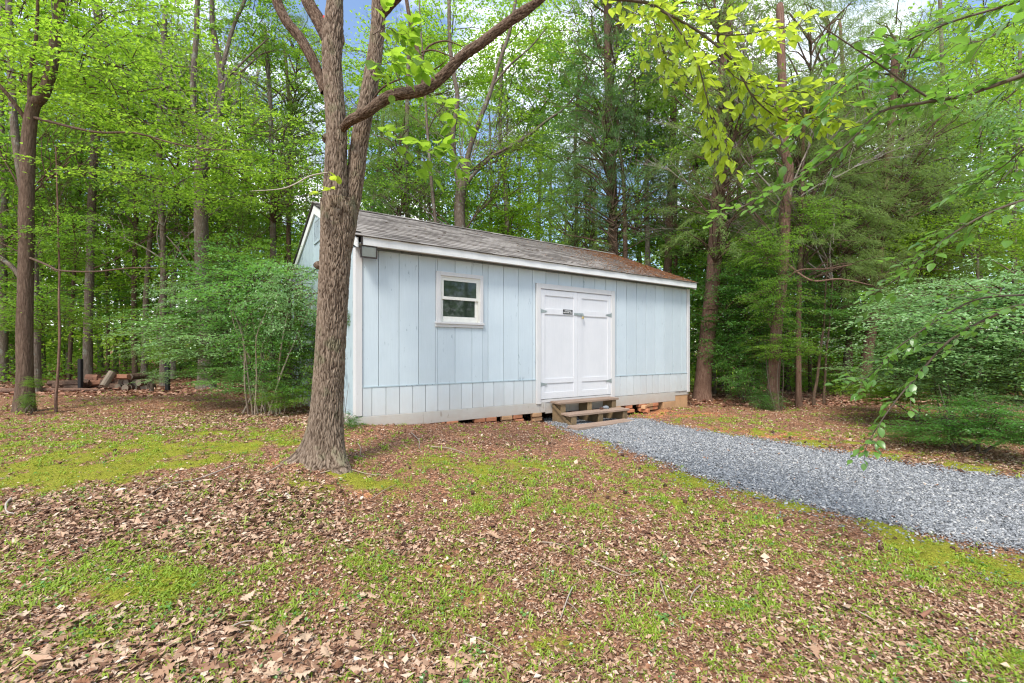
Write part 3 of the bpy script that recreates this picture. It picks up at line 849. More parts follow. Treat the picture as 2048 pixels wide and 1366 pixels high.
def cedar_crown(seed, rx, rz, nspray, nneed, nl=.14, mat='needle', wid=.010):
    g = np.random.default_rng(seed)
    zz = g.random(nspray) * 2 - 1; th = g.random(nspray) * 2 * np.pi
    rr = rx * (1 - .55 * (zz * .5 + .5)) * np.sqrt(g.uniform(.1, 1, nspray))
    c = np.stack([np.cos(th) * rr, np.sin(th) * rr, zz * rz], 1)
    out = np.stack([np.cos(th), np.sin(th), g.uniform(-.6, .35, nspray)], 1); out /= np.linalg.norm(out, axis=1)[:, None]
    sd_ = np.cross([0, 0, 1.], out)
    rs = g.uniform(.25, .6, nspray)
    t = g.uniform(-1, 1, (nspray, nneed)); b = g.normal(0, .28, (nspray, nneed)) * (1.1 - np.abs(t)); h = g.normal(0, .12, (nspray, nneed))
    pos_ = c[:, None] + out[:, None] * (t * rs[:, None])[..., None] + sd_[:, None] * (b * rs[:, None])[..., None]
    pos_[..., 2] += h * rs[:, None] - .22 * (t + 1) ** 2 * rs[:, None] * .5 - np.abs(b) * .5 * rs[:, None]
    pos_ = pos_.reshape(-1, 3); n = len(pos_)
    d = np.repeat(out, nneed, 0) * .8 + g.normal(0, .5, (n, 3)) + np.array([0, 0, -.45]); d /= np.linalg.norm(d, axis=1)[:, None]
    w = np.cross(d, g.normal(size=(n, 3))); w /= np.linalg.norm(w, axis=1)[:, None]
    L = nl * g.uniform(.5, 1.3, n)[:, None]
    Vv = np.stack([pos_ - w * wid * .5, pos_ + w * wid * .5, pos_ + d * L], 1).reshape(-1, 3)
    Ff = np.arange(n * 3).reshape(-1, 3)
    rnd = np.repeat(g.random(nspray), nneed) * .6 + g.random(n) * .4
    me = mesh_np('crown', Vv, Ff, M[mat], rnd)
    tg = [Vector(p) for p in c[::2]]
    lv, lf = join(limb_parts(Vector((0, 0, -rz * 1.05)), Vector((0, 0, rz * .95)), tg, .03, seed))
    return me, mesh_np('branches', lv, lf, M['bark_brown'], smooth=True)


CR = {}
for i in range(4): CR['b%d' % i] = broad_crown(100 + i, 2.4, 2.4, 92, 60, .110, .07, .62)
for i in range(2): CR['l%d' % i] = broad_crown(200 + i, 2.7, 1.4, 60, 62, .10, .06, .75, hollow=.1)          # low layered understory
for i in range(2): CR['s%d' % i] = broad_crown(300 + i, 1.2, .95, 92, 62, .058, .08, .42, 'leaf_fresh', hollow=.0)   # shrub
CR['f0'] = broad_crown(400, 3.2, 3.6, 95, 60, .15, .08, .75)
CR['f1'] = broad_crown(401, 3.2, 3.6, 95, 60, .15, .08, .75)
for i in range(2): CR['c%d' % i] = cedar_crown(500 + i, 1.7, 2.4, 130, 120)


def bare_fan(seed, mat):
    rr = random.Random(seed); parts = []
    def grow(p, d, L_, r_, lv):
        q = p + d * L_ * .5 + Vector((rr.uniform(-.08, .08), rr.uniform(-.08, .08), .03)) * L_
        e = p + d * L_ + Vector((rr.uniform(-.1, .1), rr.uniform(-.1, .1), .06)) * L_
        parts.append(tube_data([p, q, e], [r_, r_ * .8, r_ * .6], 5 if r_ > .02 else 3, 3))
        if lv == 0: return
        for _ in range(rr.choice([2, 3, 3])):
            nd = (d + Vector((rr.uniform(-.75, .75), rr.uniform(-.5, .5), rr.uniform(-.35, .55)))).normalized()
            st = p.lerp(e, rr.uniform(.45, 1))
            grow(st, nd, L_ * rr.uniform(.55, .85), r_ * .55, lv - 1)
    for _ in range(3):
        a = rr.uniform(-1, 1)
        grow(Vector((0, 0, 0)), Vector((a, rr.uniform(-.4, .4), rr.uniform(.5, 1))).normalized(), 1.4, .026, 4)
    v, f = join(parts)
    return mesh_np('branches', v, f, M[mat], smooth=True)


FAN = [bare_fan(i, 'bark_pale') for i in range(3)] + [bare_fan(7 + i, 'bark_brown') for i in range(2)]


def fan(tree, loc, s=1.0, tilt=0.0):
    return link('branches', FAN[random.randrange(5)], tree, Vector(loc) - tree.location, (0, tilt, random.choice([0, 3.14]) + random.uniform(-.4, .4)), (s, s, s))


def crown(tree, key, loc, s=(1, 1, 1), rz=0, mat=None, limbs=True):
    base = tree.location
    me, lm = CR[key]
    l = Vector(loc) - base
    o = link('crown', me, tree, l, (random.uniform(-.12, .12), random.uniform(-.12, .12), rz), s, M[mat] if mat else None)
    if limbs:
        b = link('branches', lm, tree, l, tuple(o.rotation_euler), s)
    return o


def trunk_mesh(path, rad, base, sides=9, wob=.10, seed=0, mat=None, flare=True, name='trunk', sub=5, ridge=None):
    pts = [Vector(p) - base for p in path]
    pts, rd = shut(pts, rad)
    fl = None
    if flare:
        ph = random.Random(seed).uniform(0, 6)
        fl = (lambda th: .55 * (.55 + .45 * np.sin(th * 4 + ph)) + .15, .16 + rad[0] * .6)
    v, f = tube_data(pts, rd, sides, sub, wob, seed, flare=fl, ridge=ridge)
    return mesh_np(name, v, f, mat, smooth=True)


def px_tree(name, label, cat, base_px, depth, path_px, w_px, mat='bark_grey', limbs=(), crowns=(), group=None, leafmat=None, sides=9, seed=None):
    """a tree whose base stands at a given depth; path as photograph places at that depth"""
    seed = seed if seed is not None else len(bpy.data.objects) % 97
    bx, by = D(base_px, depth); bz = gz1(bx, by)
    base = Vector((bx, by, bz))
    t = empty(name, base, 0, label, cat, group)
    path = [base - Vector((0, 0, .12)), base + Vector((0, 0, .25))] + [P(px, py, depth) for px, py in path_px]
    k = depth / FPX / 2 * math.cos(math.atan((base_px - CX) / FPX))     # a round stem seen off axis looks wider
    n = len(path); r0, r1 = w_px[0] * k, w_px[1] * k
    rad = [r0 * 1.05] + [r0 + (r1 - r0) * (i / (n - 2)) ** 1.1 for i in range(n - 1)]
    link('trunk', trunk_mesh(path, rad, base, sides, .10, seed, M[mat]), t)
    for lp, wa, wb in limbs:
        pp = [P(a, b, depth + (c if c else 0)) for a, b, c in lp]
        rr = [(wa + (wb - wa) * i / (len(pp) - 1)) * k for i in range(len(pp))]
        link('limb', trunk_mesh(pp, rr, base, 7, .08, seed, M[mat], False, 'limb'), t)
    for cr in crowns:
        key, px, py, dd, s, cm = cr
        s3 = s if isinstance(s, tuple) else (s, s, s)
        crown(t, key, P(px, py, depth + dd), s3, random.uniform(0, 6.28), cm)
        if depth > 10 or key[0] == 'b':
            at_ = min(path_px[1:], key=lambda q: abs(q[1] - py - 60) + (200 if q[1] > 560 else 0)); fan(t, P(at_[0], at_[1], depth), random.uniform(.7, 1.1) * (.6 if depth < 10 else 1), random.uniform(-.5, .5))
    return t


# ------------------------------------------------------------------ the shed
shed = empty('shed', SHED_C, SHED_A, 'pale blue wooden shed with white double doors and weathered gable roof', 'shed')
LX, LY, EH = 7.33, 4.62, 2.40
SL = (3.60 - 2.545) / 2.48


def roof_z(y):
    return 2.50 + (y + .17) * SL if y < LY / 2 else 2.50 + (LY - y + .17) * SL


# core walls behind the boards
b = MB(); b.box(.03, LX - .03, .03, .07, .1, 2.44); b.box(.03, LX - .03, LY - .07, LY - .03, .1, 2.44)
b.box(LX - .07, LX - .03, .07, LY - .07, .1, 2.44)
b.prism([(.07, .1), (LY - .07, .1), (LY - .07, 2.5), (LY / 2, 3.45), (.07, 2.5)], 'x', .03, .07)
b.prism([(.07, 2.44), (LY - .07, 2.44), (LY / 2, 3.45)], 'x', LX - .07, LX - .03)
b.build('wall', M['blue_darker'], shed)
b = MB(); b.box(.1, LX - .1, .1, LY - .1, .12, .16); b.build('floor', M['stringer'], shed)


def board(name, x0, x1, z0, z1, mat, y0=-.004, y1=.03, gap=.0038):
    gap = gap + (.0022 if x0 > 4.9 and gap > .003 else 0)
    return MB().box(x0 + gap, x1 - gap, y0 + random.uniform(-.0012, .0012), y1, z0, z1).build(name, M[mat], shed, .002)


WX0, WX1, WZ0, WZ1 = 1.156, 1.961, 1.463, 2.208      # window trim
DX0, DX1, DZ0, DZ1 = 3.013, 4.925, .125, 2.186       # door trim
edges = [.075] + [.299 + .2939 * i * 1.0 for i in range(24)]
edges = [e for e in edges if e < LX - .08] + [LX - .07]
for a, b_ in zip(edges[:-1], edges[1:]):
    if b_ > DX0 and a < DX1:
        if a < DX0: board('siding_board', a, DX0, .548, DZ1, 'blue'); board('siding_board', a, b_, DZ1, EH, 'blue')
        elif b_ > DX1: board('siding_board', DX1, b_, .548, DZ1, 'blue'); board('siding_board', a, b_, DZ1, EH, 'blue')
        else: board('siding_board', a, b_, DZ1, EH, 'blue')
    elif b_ > WX0 and a < WX1:
        if a < WX0: 
            board('siding_board', a, WX0, .548, EH, 'blue'); board('siding_board', WX0, b_, .548, WZ0 - .05, 'blue', gap=.001); board('siding_board', WX0, b_, WZ1, EH, 'blue', gap=.001)
        elif b_ > WX1:
            board('siding_board', WX1, b_, .548, EH, 'blue'); board('siding_board', a, WX1, .548, WZ0 - .05, 'blue', gap=.001); board('siding_board', a, WX1, WZ1, EH, 'blue', gap=.001)
        else:
            board('siding_board', a, b_, .548, WZ0 - .05, 'blue'); board('siding_board', a, b_, WZ1, EH, 'blue')
    else:
        board('siding_board', a, b_, .548, EH, 'blue')
e2 = [.075] + [.206 + .1958 * i for i in range(40)]
e2 = [e for e in e2 if e < LX - .08] + [LX - .07]
for a, b_ in zip(e2[:-1], e2[1:]):
    if b_ > DX0 and a < DX0: board('skirt_board', a, DX0, .15, .535, 'skirt', -.014)
    elif b_ > DX1 and a < DX1: board('skirt_board', DX1, b_, .15, .535, 'skirt', -.014)
    elif b_ <= DX0 or a >= DX1: board('skirt_board', a, b_, .15, .535, 'skirt', -.014)
for a, b_ in ((.075, DX0), (DX1, LX - .07)):
    MB().box(a, b_, -.020, .0, .536, .548).build('drip_edge', M['bronze'] if False else M['blue_darker'], shed)
# corner boards, base sill boards
MB().box(-.02, .074, -.024, .0, .16, EH + .01).box(-.02, .0, .001, .09, .02, EH + .01).build('corner_board', M['white'], shed, .003)
MB().box(LX - .07, LX + .02, -.024, .0, .12, EH + .01).box(LX, LX + .02, .001, .09, .12, EH + .01).build('corner_board', M['white'], shed, .003)
MB().box(-.02, 3.22, -.018, .02, -.025, .148).build('sill_board', M['sill'], shed, .004)
MB().box(3.225, 6.84, -.012, .02, -.05, .145).build('sill_board', M['sill'], shed, .004)
MB().box(6.845, LX + .01, .005, .03, .06, .145).build('sill_board', M['sill'], shed, .004)
MB().box(-.016, .02, .10, LY, -.03, .15).build('sill_board', M['sill'], shed, .004)
# side wall boards (gable end towards the tree)
yb = [.09] + [.09 + .3048 * i for i in range(1, 15)] + [LY - .02]
SW = (3.55, 4.20, 1.55, 2.34)
for a, b_ in zip(yb[:-1], yb[1:]):
    def sb(z0, z1, a=a, b_=b_, nm='siding_board', x0=-.006):
        MB().box(x0 + random.uniform(-.001, .001), .03, a + .004, b_ - .004, z0, z1).build(nm, M['blue_darker'], shed, .002)
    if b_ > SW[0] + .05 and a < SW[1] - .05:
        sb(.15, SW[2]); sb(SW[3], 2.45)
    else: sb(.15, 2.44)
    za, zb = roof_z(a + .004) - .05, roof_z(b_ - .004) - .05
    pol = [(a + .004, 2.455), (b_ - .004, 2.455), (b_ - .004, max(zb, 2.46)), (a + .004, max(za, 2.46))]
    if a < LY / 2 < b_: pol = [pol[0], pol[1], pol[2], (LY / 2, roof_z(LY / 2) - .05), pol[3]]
    MB().prism(pol, 'x', -.016, .03).build('gable_board', M['blue_darker'], shed)
MB().box(-.024, -.0, .1, LY - .02, 2.441, 2.454).build('drip_edge', M['bronze'], shed)
# gable vent
vt = MB().box(-.035, -.017, 2.33, 2.375, 2.88, 3.29).box(-.035, -.017, 1.90, 1.945, 2.88, 3.29).box(-.035, -.017, 1.945, 2.33, 3.25, 3.29).box(-.035, -.017, 1.945, 2.33, 2.88, 2.92).build('gable_vent', M['blue_darker'], shed)
MB().box(-.019, -.0165, 1.95, 2.33, 2.93, 3.25).build('vent_back', M['dark'], vt)
for i in range(7):
    yy = 1.99 + i * .05
    MB().box(-.032, -.020, yy, yy + .016, 2.92, 3.25).build('slat', M['blue_darker'], vt)
# side window
sw = MB().box(-.03, -.007, SW[0], SW[0] + .06, SW[2], SW[3]).box(-.03, -.007, SW[1] - .06, SW[1], SW[2], SW[3]).box(-.03, -.007, SW[0] + .06, SW[1] - .06, SW[3] - .06, SW[3]).box(-.03, -.007, SW[0] + .06, SW[1] - .06, SW[2], SW[2] + .06).box(-.02, -.007, SW[0] + .06, SW[1] - .06, 1.93, 1.97).build('side_window', M['stringer'], shed)
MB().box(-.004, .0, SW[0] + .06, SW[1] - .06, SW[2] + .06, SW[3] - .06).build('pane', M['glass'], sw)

# barge boards and roof deck
for x0, x1 in ((-.045, -.018), (LX + .022, LX + .045)):
    for sgn in (0, 1):
        ya = -.16; yr = LY / 2
        pol = [(ya, roof_z(ya) - .125), (ya, roof_z(ya)), (yr, roof_z(yr)), (yr, roof_z(yr) - .15)]
        if sgn: pol = [(LY - p, q) for p, q in pol]
        MB().prism(pol, 'x', x0, x1).build('barge_board', M['fascia'], shed, .002)
MB().box(.03, LX + .02, -.192, -.170, 2.410, 2.522).build('fascia', M['fascia'], shed, .003)
MB().box(.0, LX, -.150, -.03, 2.43, 2.445).build('soffit', M['fascia'], shed)
for sgn in (0, 1):
    ya = -.168; yr = LY / 2
    pol = [(ya, roof_z(ya) + .012), (yr, roof_z(yr) + .012), (yr, roof_z(yr) + .032), (ya, roof_z(ya) + .03)]
    if sgn: pol = [(LY - p, q) for p, q in pol]
    MB().prism(pol, 'x', -.06, LX + .06).build('roof_deck', M['bronze'], shed)
# shingles: courses of tabs on the slope towards the path
slope_len = 2.52 * math.hypot(1, SL); th_s = math.atan(SL)
Rx = Matrix.Rotation(th_s, 4, 'X')
sv_ = []
for k in range(4):
    mb = MB(); rr = random.Random(k)
    z0 = .0; wv = .298
    pts = [(0, 0), (wv * .5, rr.uniform(-.006, .006)), (wv, rr.uniform(-.006, .006)), (wv, .165), (0, .165)]
    vs = [(p, q, .010 + rr.uniform(-.001, .003) if q < .05 else .003) for p, q in pts] + [(p, q, .0 if q > .05 else .003) for p, q in pts]
    mb.add(vs, [(0, 1, 2, 3, 4), (9, 8, 7, 6, 5), (0, 5, 6, 1), (1, 6, 7, 2), (2, 7, 8, 3), (3, 8, 9, 4), (4, 9, 5, 0)])
    me = bpy.data.meshes.new('shingle'); me.from_pydata(mb.v, [], mb.f); me.update(); me.materials.append(M['shingle']); sv_.append(me)
nc = 19; rest = []
cnt = 0
cells = []
for c_i in range(nc):
    off = (c_i % 2) * .15 + random.uniform(-.02, .02)
    for j in range(-1, 26):
        x0 = -.07 + off + j * .3
        if x0 < -.22 or x0 > LX + .05: continue
        cells.append((c_i, x0))
def near_key(c):
    q = SHED_C + U * c[1] + W_ * (c[0] * .12)
    return q.y ** 2 + q.x ** 2 + (c[0] * .25) ** 2
cells.sort(key=near_key)
for idx, (c_i, x0) in enumerate(cells):
    s_ = c_i * .1435
    yy = -.215 + s_ * math.cos(th_s); zz = roof_z(-.20) + .031 + s_ * math.sin(th_s)
    xw = min(.298, LX + .07 - x0); xs0 = max(x0, -.07)
    sc_x = (xw - (xs0 - x0)) / .298
    if sc_x < .08: continue
    mt = Matrix.Translation((xs0, yy, zz)) @ Matrix.Rotation(th_s + random.uniform(-.004, .006), 4, 'X') @ Matrix.Rotation(random.uniform(-.006, .006), 4, 'Z') @ Matrix.Diagonal((sc_x, 1, 1, 1))
    if cnt < 300:
        o = link('shingle', sv_[idx % 4], shed); o.matrix_local = mt; cnt += 1
    else: rest.append((idx % 4, mt))
mb = MB()
for k, mt in rest:
    me = sv_[k]; mb.add([mt @ v.co for v in me.vertices], [tuple(p.vertices) for p in me.polygons])
far_sh = mb.build('far_shingles', M['shingle'], shed); far_sh['kind'] = 'stuff'
mb = MB()
for k in range(25):
    x0 = -.07 + k * .3; x1 = min(x0 + .31, LX + .07); z0 = roof_z(LY / 2) + .05 + (k % 2) * .002
    mb = MB(); mb.prism([(LY / 2 - .13, z0 - .045), (LY / 2, z0 + .012), (LY / 2 + .13, z0 - .045), (LY / 2, z0)], 'x', x0, x1); mb.build('ridge_cap', M['shingle'], shed)
mb = MB()
for sgn in (1,):
    pol = [(LY / 2, roof_z(LY / 2) + .034), (LY + .2, roof_z(LY + .2) + .032), (LY + .2, roof_z(LY + .2) + .04), (LY / 2, roof_z(LY / 2) + .045)]
    mb.prism(pol, 'x', -.07, LX + .07)
mb.build('rear_roofing', M['shingle'], shed)
# needles and leaves lying on the roof
n = 26000
lx = LX * np.sqrt(rng.random(n)) ** .6 + .05; ss = rng.random(n) ** 1.0 * 2.6
wgt = sst(3.6, 7.2, lx + (fbm(lx * 2, ss * 2, 5) - .5) * 1.8 - .35 * ss) + .03
k = rng.random(n) < wgt * (0.5 + .8 * vn(lx * 6, ss * 6, 4)); lx, ss = lx[k], ss[k]; n = len(lx)
ly = -.2 + ss * math.cos(th_s); lz = roof_z(-.2) + .031 + ss * math.sin(th_s) + .014
d, w, nr = frames(n, .2)
L = rng.uniform(.03, .09, n)
LV, LF = folded(np.stack([lx, ly, lz], 1), d, w, nr, L, L * .18, .1)
tag(link('fallen_needles', mesh_np('fallen_needles', LV, LF, M['needles_red'], np.repeat(rng.random(n), 2)), None, SHED_C, (0, 0, SHED_A)), 'rust coloured needles lying on the far end of the shed roof', 'needles', kind='stuff')
for k in range(26):
    lx = random.uniform(.8, 5.5); s_ = random.uniform(.2, 2.3)
    mb = MB(); q = Vector((lx, -.2 + s_ * math.cos(th_s), roof_z(-.2) + .05 + s_ * math.sin(th_s)))
    mb.add([q + Vector((-.04, 0, 0)), q + Vector((0, -.018, .006)), q + Vector((.04, .0, .0)), q + Vector((0, .018, .01))], [(0, 1, 2), (0, 2, 3)])
    tag(mb.build('fallen_leaf', M['pale_stick'], None, 0, SHED_C, (0, 0, SHED_A)), 'small pale dry leaf lying on the shed roof', 'leaf', 'pale leaves scattered on the roof')

# window
win = MB().box(WX0, WX0 + .07, -.028, .0, WZ0, WZ1).box(WX1 - .055, WX1, -.028, .0, WZ0, WZ1).box(WX0 + .07, WX1 - .055, -.028, .0, WZ1 - .06, WZ1).build('window', M['white'], shed, .002)
MB().box(WX0 - .02, WX1 + .01, -.05, .0, WZ0 - .03, WZ0 + .0).box(WX0 - .01, WX1, -.03, .0, WZ0 - .075, WZ0 - .03).build('window_sill', M['white'], win, .002)
fx0, fx1 = WX0 + .07, WX1 - .055; zm = 1.80
mb = MB().box(fx0, fx0 + .025, -.012, .03, WZ0, WZ1 - .06).box(fx1 - .03, fx1, -.012, .03, WZ0, WZ1 - .06).box(fx0 + .025, fx1 - .03, -.012, .03, WZ1 - .085, WZ1 - .06); mb.build('window_frame', M['putty'], win)
a0, a1 = fx0 + .026, fx1 - .031
MB().box(a0, a0 + .03, -.008, .012, zm, WZ1 - .086).box(a1 - .03, a1, -.008, .012, zm, WZ1 - .086).box(a0 + .03, a1 - .03, -.008, .012, WZ1 - .125, WZ1 - .086).box(a0 + .03, a1 - .03, -.008, .012, zm, zm + .045).build('upper_sash', M['putty'], win)
MB().box(a0, a0 + .03, .013, .03, WZ0 + .005, zm + .02).box(a1 - .045, a1, .013, .03, WZ0 + .005, zm + .02).box(a0 + .03, a1 - .045, .013, .03, WZ0 + .005, WZ0 + .085).build('lower_sash', M['putty'], win)
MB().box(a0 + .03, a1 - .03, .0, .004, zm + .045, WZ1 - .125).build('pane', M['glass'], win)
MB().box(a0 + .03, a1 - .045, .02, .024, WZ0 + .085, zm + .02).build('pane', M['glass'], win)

# doors
MB().box(DX0, DX0 + .087, -.04, .0, DZ0, DZ1).box(DX1 - .10, DX1, -.04, .0, DZ0 + .01, DZ1).box(DX0 + .087, DX1 - .10, -.04, .0, DZ1 - .09, DZ1).build('door_trim', M['white'], shed, .003)
MB().box(DX0 + .087, DX1 - .1, -.02, .0, DZ0 + .02, .195).build('threshold', M['white'], shed)
MB().box(DX0 + .088, DX1 - .1, .0, .01, .2, 2.09).build('door_backing', M['dark'], shed)
def door(x0, x1, left):
    z0, z1 = .203, 2.090
    dr = MB().box(x0, x1, -.012, -.001, z0, z1).build('door', M['white_door'], shed)
    so_, si = (.092, .098)
    xl, xr = (x0 + so_, x1 - si) if left else (x0 + si, x1 - so_)
    MB().box(x0, xl, -.026, -.013, z0, z1).build('stile', M['white_door'], dr, .002)
    MB().box(xr, x1, -.026, -.013, z0, z1).build('stile', M['white_door'], dr, .002)
    for a, c in ((1.986, z1), (1.665, 1.765), (.47, .552), (z0, .315)):
        MB().box(xl, xr, -.025, -.013, a, c).build('rail', M['white_door'], dr, .002)
    for hz_ in (1.715, .46):
        hx = x0 if left else x1; s_ = 1 if left else -1
        mb = MB()
        mb.add([(hx - s_ * .005, -.028, hz_ - .035), (hx - s_ * .005, -.028, hz_ + .035), (hx + s_ * .14, -.028, hz_ + .008), (hx + s_ * .14, -.028, hz_ - .008),
                (hx - s_ * .005, -.032, hz_ - .035), (hx - s_ * .005, -.032, hz_ + .035), (hx + s_ * .14, -.032, hz_ + .008), (hx + s_ * .14, -.032, hz_ - .008)],
               [(0, 1, 2, 3), (4, 7, 6, 5), (0, 4, 5, 1), (1, 5, 6, 2), (2, 6, 7, 3), (3, 7, 4, 0)])
        mb.cyl((hx - s_ * .006, -.035, hz_ - .045), (hx - s_ * .006, -.035, hz_ + .045), .008, 8)
        mb.build('hinge', M['steel'], dr)
    return dr
dl = door(3.103, 3.962, True); drr = door(3.968, 4.822, False)
mb = MB().box(3.870, 3.945, -.034, -.026, 1.672, 1.716).box(3.945, 4.085, -.040, -.0265, 1.668, 1.716).cyl((4.06, -.045, 1.69), (4.06, -.066, 1.69), .010, 8)
mb.build('hasp', M['steel'], drr)
# sign
sign = MB().box(3.608, 3.83, -.0335, -.0255, 1.687, 1.767).build('sign', M['black'], shed, .002)
for txt, zc, sz, xc in (('AUTHORIZED', 1.733, .027, 3.719), ('PERSONNEL ONLY', 1.702, .027, 3.719)):
    cu = bpy.data.curves.new('lettering', 'FONT'); cu.body = txt; cu.size = sz * 1.02; cu.align_x = 'CENTER'; cu.extrude = .0006; cu.offset = .0006
    t0 = bpy.data.objects.new('lettering', cu); COL.objects.link(t0)
    dg = bpy.context.evaluated_depsgraph_get(); me = bpy.data.meshes.new_from_object(t0.evaluated_get(dg)); bpy.data.objects.remove(t0)
    me.materials.clear(); me.materials.append(M['letter'])
    link('lettering', me, sign, (xc, -.0344, zc), (R(90), 0, 0), (0.93, 1, 1))
# padlock (hangs on the hasp)
pl = empty('padlock', SHED_C + U * 4.06 + W_ * (-.062) + Vector((0, 0, 1.64)), SHED_A, 'small brass padlock hanging from the door hasp', 'padlock')
MB().box(-.021, .021, -.008, .008, -.024, .018).build('padlock_body', M['brass'], pl, .004)
cp = [Vector((math.cos(a) * .014, 0, .030 + math.sin(a) * .018)) for a in [math.pi * i / 6 for i in range(7)]]
cp = [Vector((.014, 0, .015))] + cp + [Vector((-.014, 0, .015))]
v, f = tube_data(cp, [.003] * len(cp), 6, 2); link('shackle', mesh_np('shackle', v, f, M['steel'], smooth=True), pl)

# flood lamp under the eave corner
fl = MB().box(.0, .222, -.185, -.175, 2.395, 2.410).box(.0, .222, -.185, -.175, 2.245, 2.266).box(.0, .018, -.185, -.175, 2.266, 2.395).box(.204, .222, -.185, -.175, 2.266, 2.395)
fl.add([(0.004, -.174, 2.249), (.218, -.174, 2.249), (.218, -.174, 2.406), (.004, -.174, 2.406), (.06, -.08, 2.28), (.16, -.08, 2.28), (.16, -.08, 2.38), (.06, -.08, 2.38)],
       [(0, 1, 5, 4), (1, 2, 6, 5), (2, 3, 7, 6), (3, 0, 4, 7), (4, 5, 6, 7)])
fl.box(.002, .026, -.198, -.193, 2.411, 2.52).box(.09, .14, -.10, -.005, 2.30, 2.35)
fl = fl.build('flood_lamp', M['bronze'], shed)
MB().box(.0185, .2035, -.181, -.1765, 2.2665, 2.3945).build('lamp_lens', M['lens'], fl)

# bricks and blocks the shed stands on
def wbrick(nm, lx, ly, z, sx, sy, sz, mat, rz=0):
    Mx = Matrix.Translation((lx, ly, z)) @ Matrix.Rotation(rz, 4, 'Z')
    return MB().box(-sx / 2, sx / 2, -sy / 2, sy / 2, -sz / 2, sz / 2, Mx).build(nm, M[mat], shed, .006)
for lx, mt in ((1.22, 'brick'), (1.42, 'brick'), (1.93, 'brick'), (2.13, 'brick'), (2.42, 'block'), (2.66, 'brick'), (.62, 'block'), (3.05, 'block'), (5.03, 'block'), (5.36, 'brick'), (5.76, 'brick'), (5.98, 'block'), (6.14, 'brick'), (5.88, 'brick')):
    g_ = gz1(*(SHED_C + U * lx)[:2])
    for k in range(2):
        z = -.055 - .075 * k - (.0 if lx < 3.3 else .028)
        if z + .04 < g_ - .02: break
        wbrick('brick', lx + random.uniform(-.02, .02), .02 + random.uniform(-.03, .02), z, .19, .09, .062, mt, random.uniform(-.12, .12))
wbrick('brick', 5.72, -.09, -.165, .10, .19, .062, 'brick', .2); wbrick('brick', 5.72, -.08, -.10, .19, .09, .062, 'block', .5)
wbrick('foundation_block', 6.62, .08, -.15, .40, .20, .19, 'block'); wbrick('foundation_block', 7.10, .11, -.09, .44, .19, .30, 'block')
for lx, ly in ((.1, 1.2), (.1, 2.6), (.1, 4.4), (7.2, 2.5), (7.2, 4.4), (3.5, 4.5), (3.6, 2.0)):
    wbrick('foundation_block', lx + .06, ly, -.13, .2, .4, .25, 'block')

# ------------------------------------------------------------------ steps
st = empty('wooden_steps', SHED_C + U * 3.2 + W_ * (-.35) + Vector((0, 0, -.2)), SHED_A, 'weathered three tread wooden steps below the white doors', 'steps')
ST = Matrix.Rotation(0, 4, 'Z')
def sbox(nm, x0, x1, y0, y1, z0, z1, mat, sk=0.0, rz=0.0):
    # given in shed coordinates
    mb = MB().box(x0, x1, y0, y1, z0, z1)
    if rz:
        c0 = Vector(((x0 + x1) / 2, (y0 + y1) / 2, 0)); Rz = Matrix.Translation(c0) @ Matrix.Rotation(rz, 4, 'Z') @ Matrix.Translation(-c0)
        mb.v = [tuple(Rz @ Vector(v)) for v in mb.v]
    mb.v = [(v[0] - 3.2, v[1] + .35, v[2] + .2) for v in mb.v]
    return mb.build(nm, M[mat], st, .004)
sbox('tread', 3.30, 4.74, -.17, -.045, .130, .166, 'tread'); sbox('tread', 3.28, 4.73, -.315, -.176, .128, .164, 'tread', rz=.004)
sbox('tread', 3.30, 4.73, -.435, -.322, -.045, -.008, 'tread'); sbox('tread', 3.28, 4.72, -.575, -.440, -.047, -.010, 'tread', rz=-.004)
sbox('tread', 3.15, 4.52, -.745, -.64, -.205, -.166, 'tread', rz=.02); sbox('tread', 3.13, 4.52, -.90, -.752, -.208, -.168, 'tread', rz=.02)
for x0 in (3.36, 3.98, 4.60):
    mb = MB(); mb.prism([(-.03, -.24), (-.03, .128), (-.27, .128), (-.27, -.048), (-.53, -.048), (-.53, -.24)], 'x', x0, x0 + .04)
    mb.v = [(v[0] - 3.2, v[1] + .35, v[2] + .2) for v in mb.v]; mb.build('stringer', M['stringer'], st, .003)
    sbox('post', x0 - .03, x0 + .075, -.295, -.273, -.045, .126, 'stringer'); sbox('post', x0 - .03, x0 + .08, -.56, -.535, -.24, -.049, 'stringer')
mb = MB(); mb.prism([(-.04, .10), (-.10, .12), (-.60, -.22), (-.54, -.24)], 'x', 3.325, 3.355); mb.v = [(v[0] - 3.2, v[1] + .35, v[2] + .2) for v in mb.v]; mb.build('brace', M['stringer'], st, .003)


def rock(name, c, s, seed, mat, label=None, cat=None, group=None, parent=None, mesh=None):
    if mesh is None:
        import bmesh
        bm = bmesh.new(); bmesh.ops.create_icosphere(bm, subdivisions=2, radius=1)
        rr = random.Random(seed)
        ph = [rr.uniform(0, 6) for _ in range(6)]
        for v in bm.verts:
            k_ = 1 + .18 * math.sin(v.co.x * 2.3 + ph[0]) + .15 * math.sin(v.co.y * 3.1 + ph[1]) + .12 * math.sin(v.co.z * 3.7 + v.co.x * 2 + ph[2])
            v.co = Vector((v.co.x * s[0], v.co.y * s[1], v.co.z * s[2])) * k_
        mesh = bpy.data.meshes.new(name); bm.to_mesh(mesh); bm.free(); mesh.materials.append(M[mat])
    o = link(name, mesh, parent, c); tag(o, label, cat, group); return o


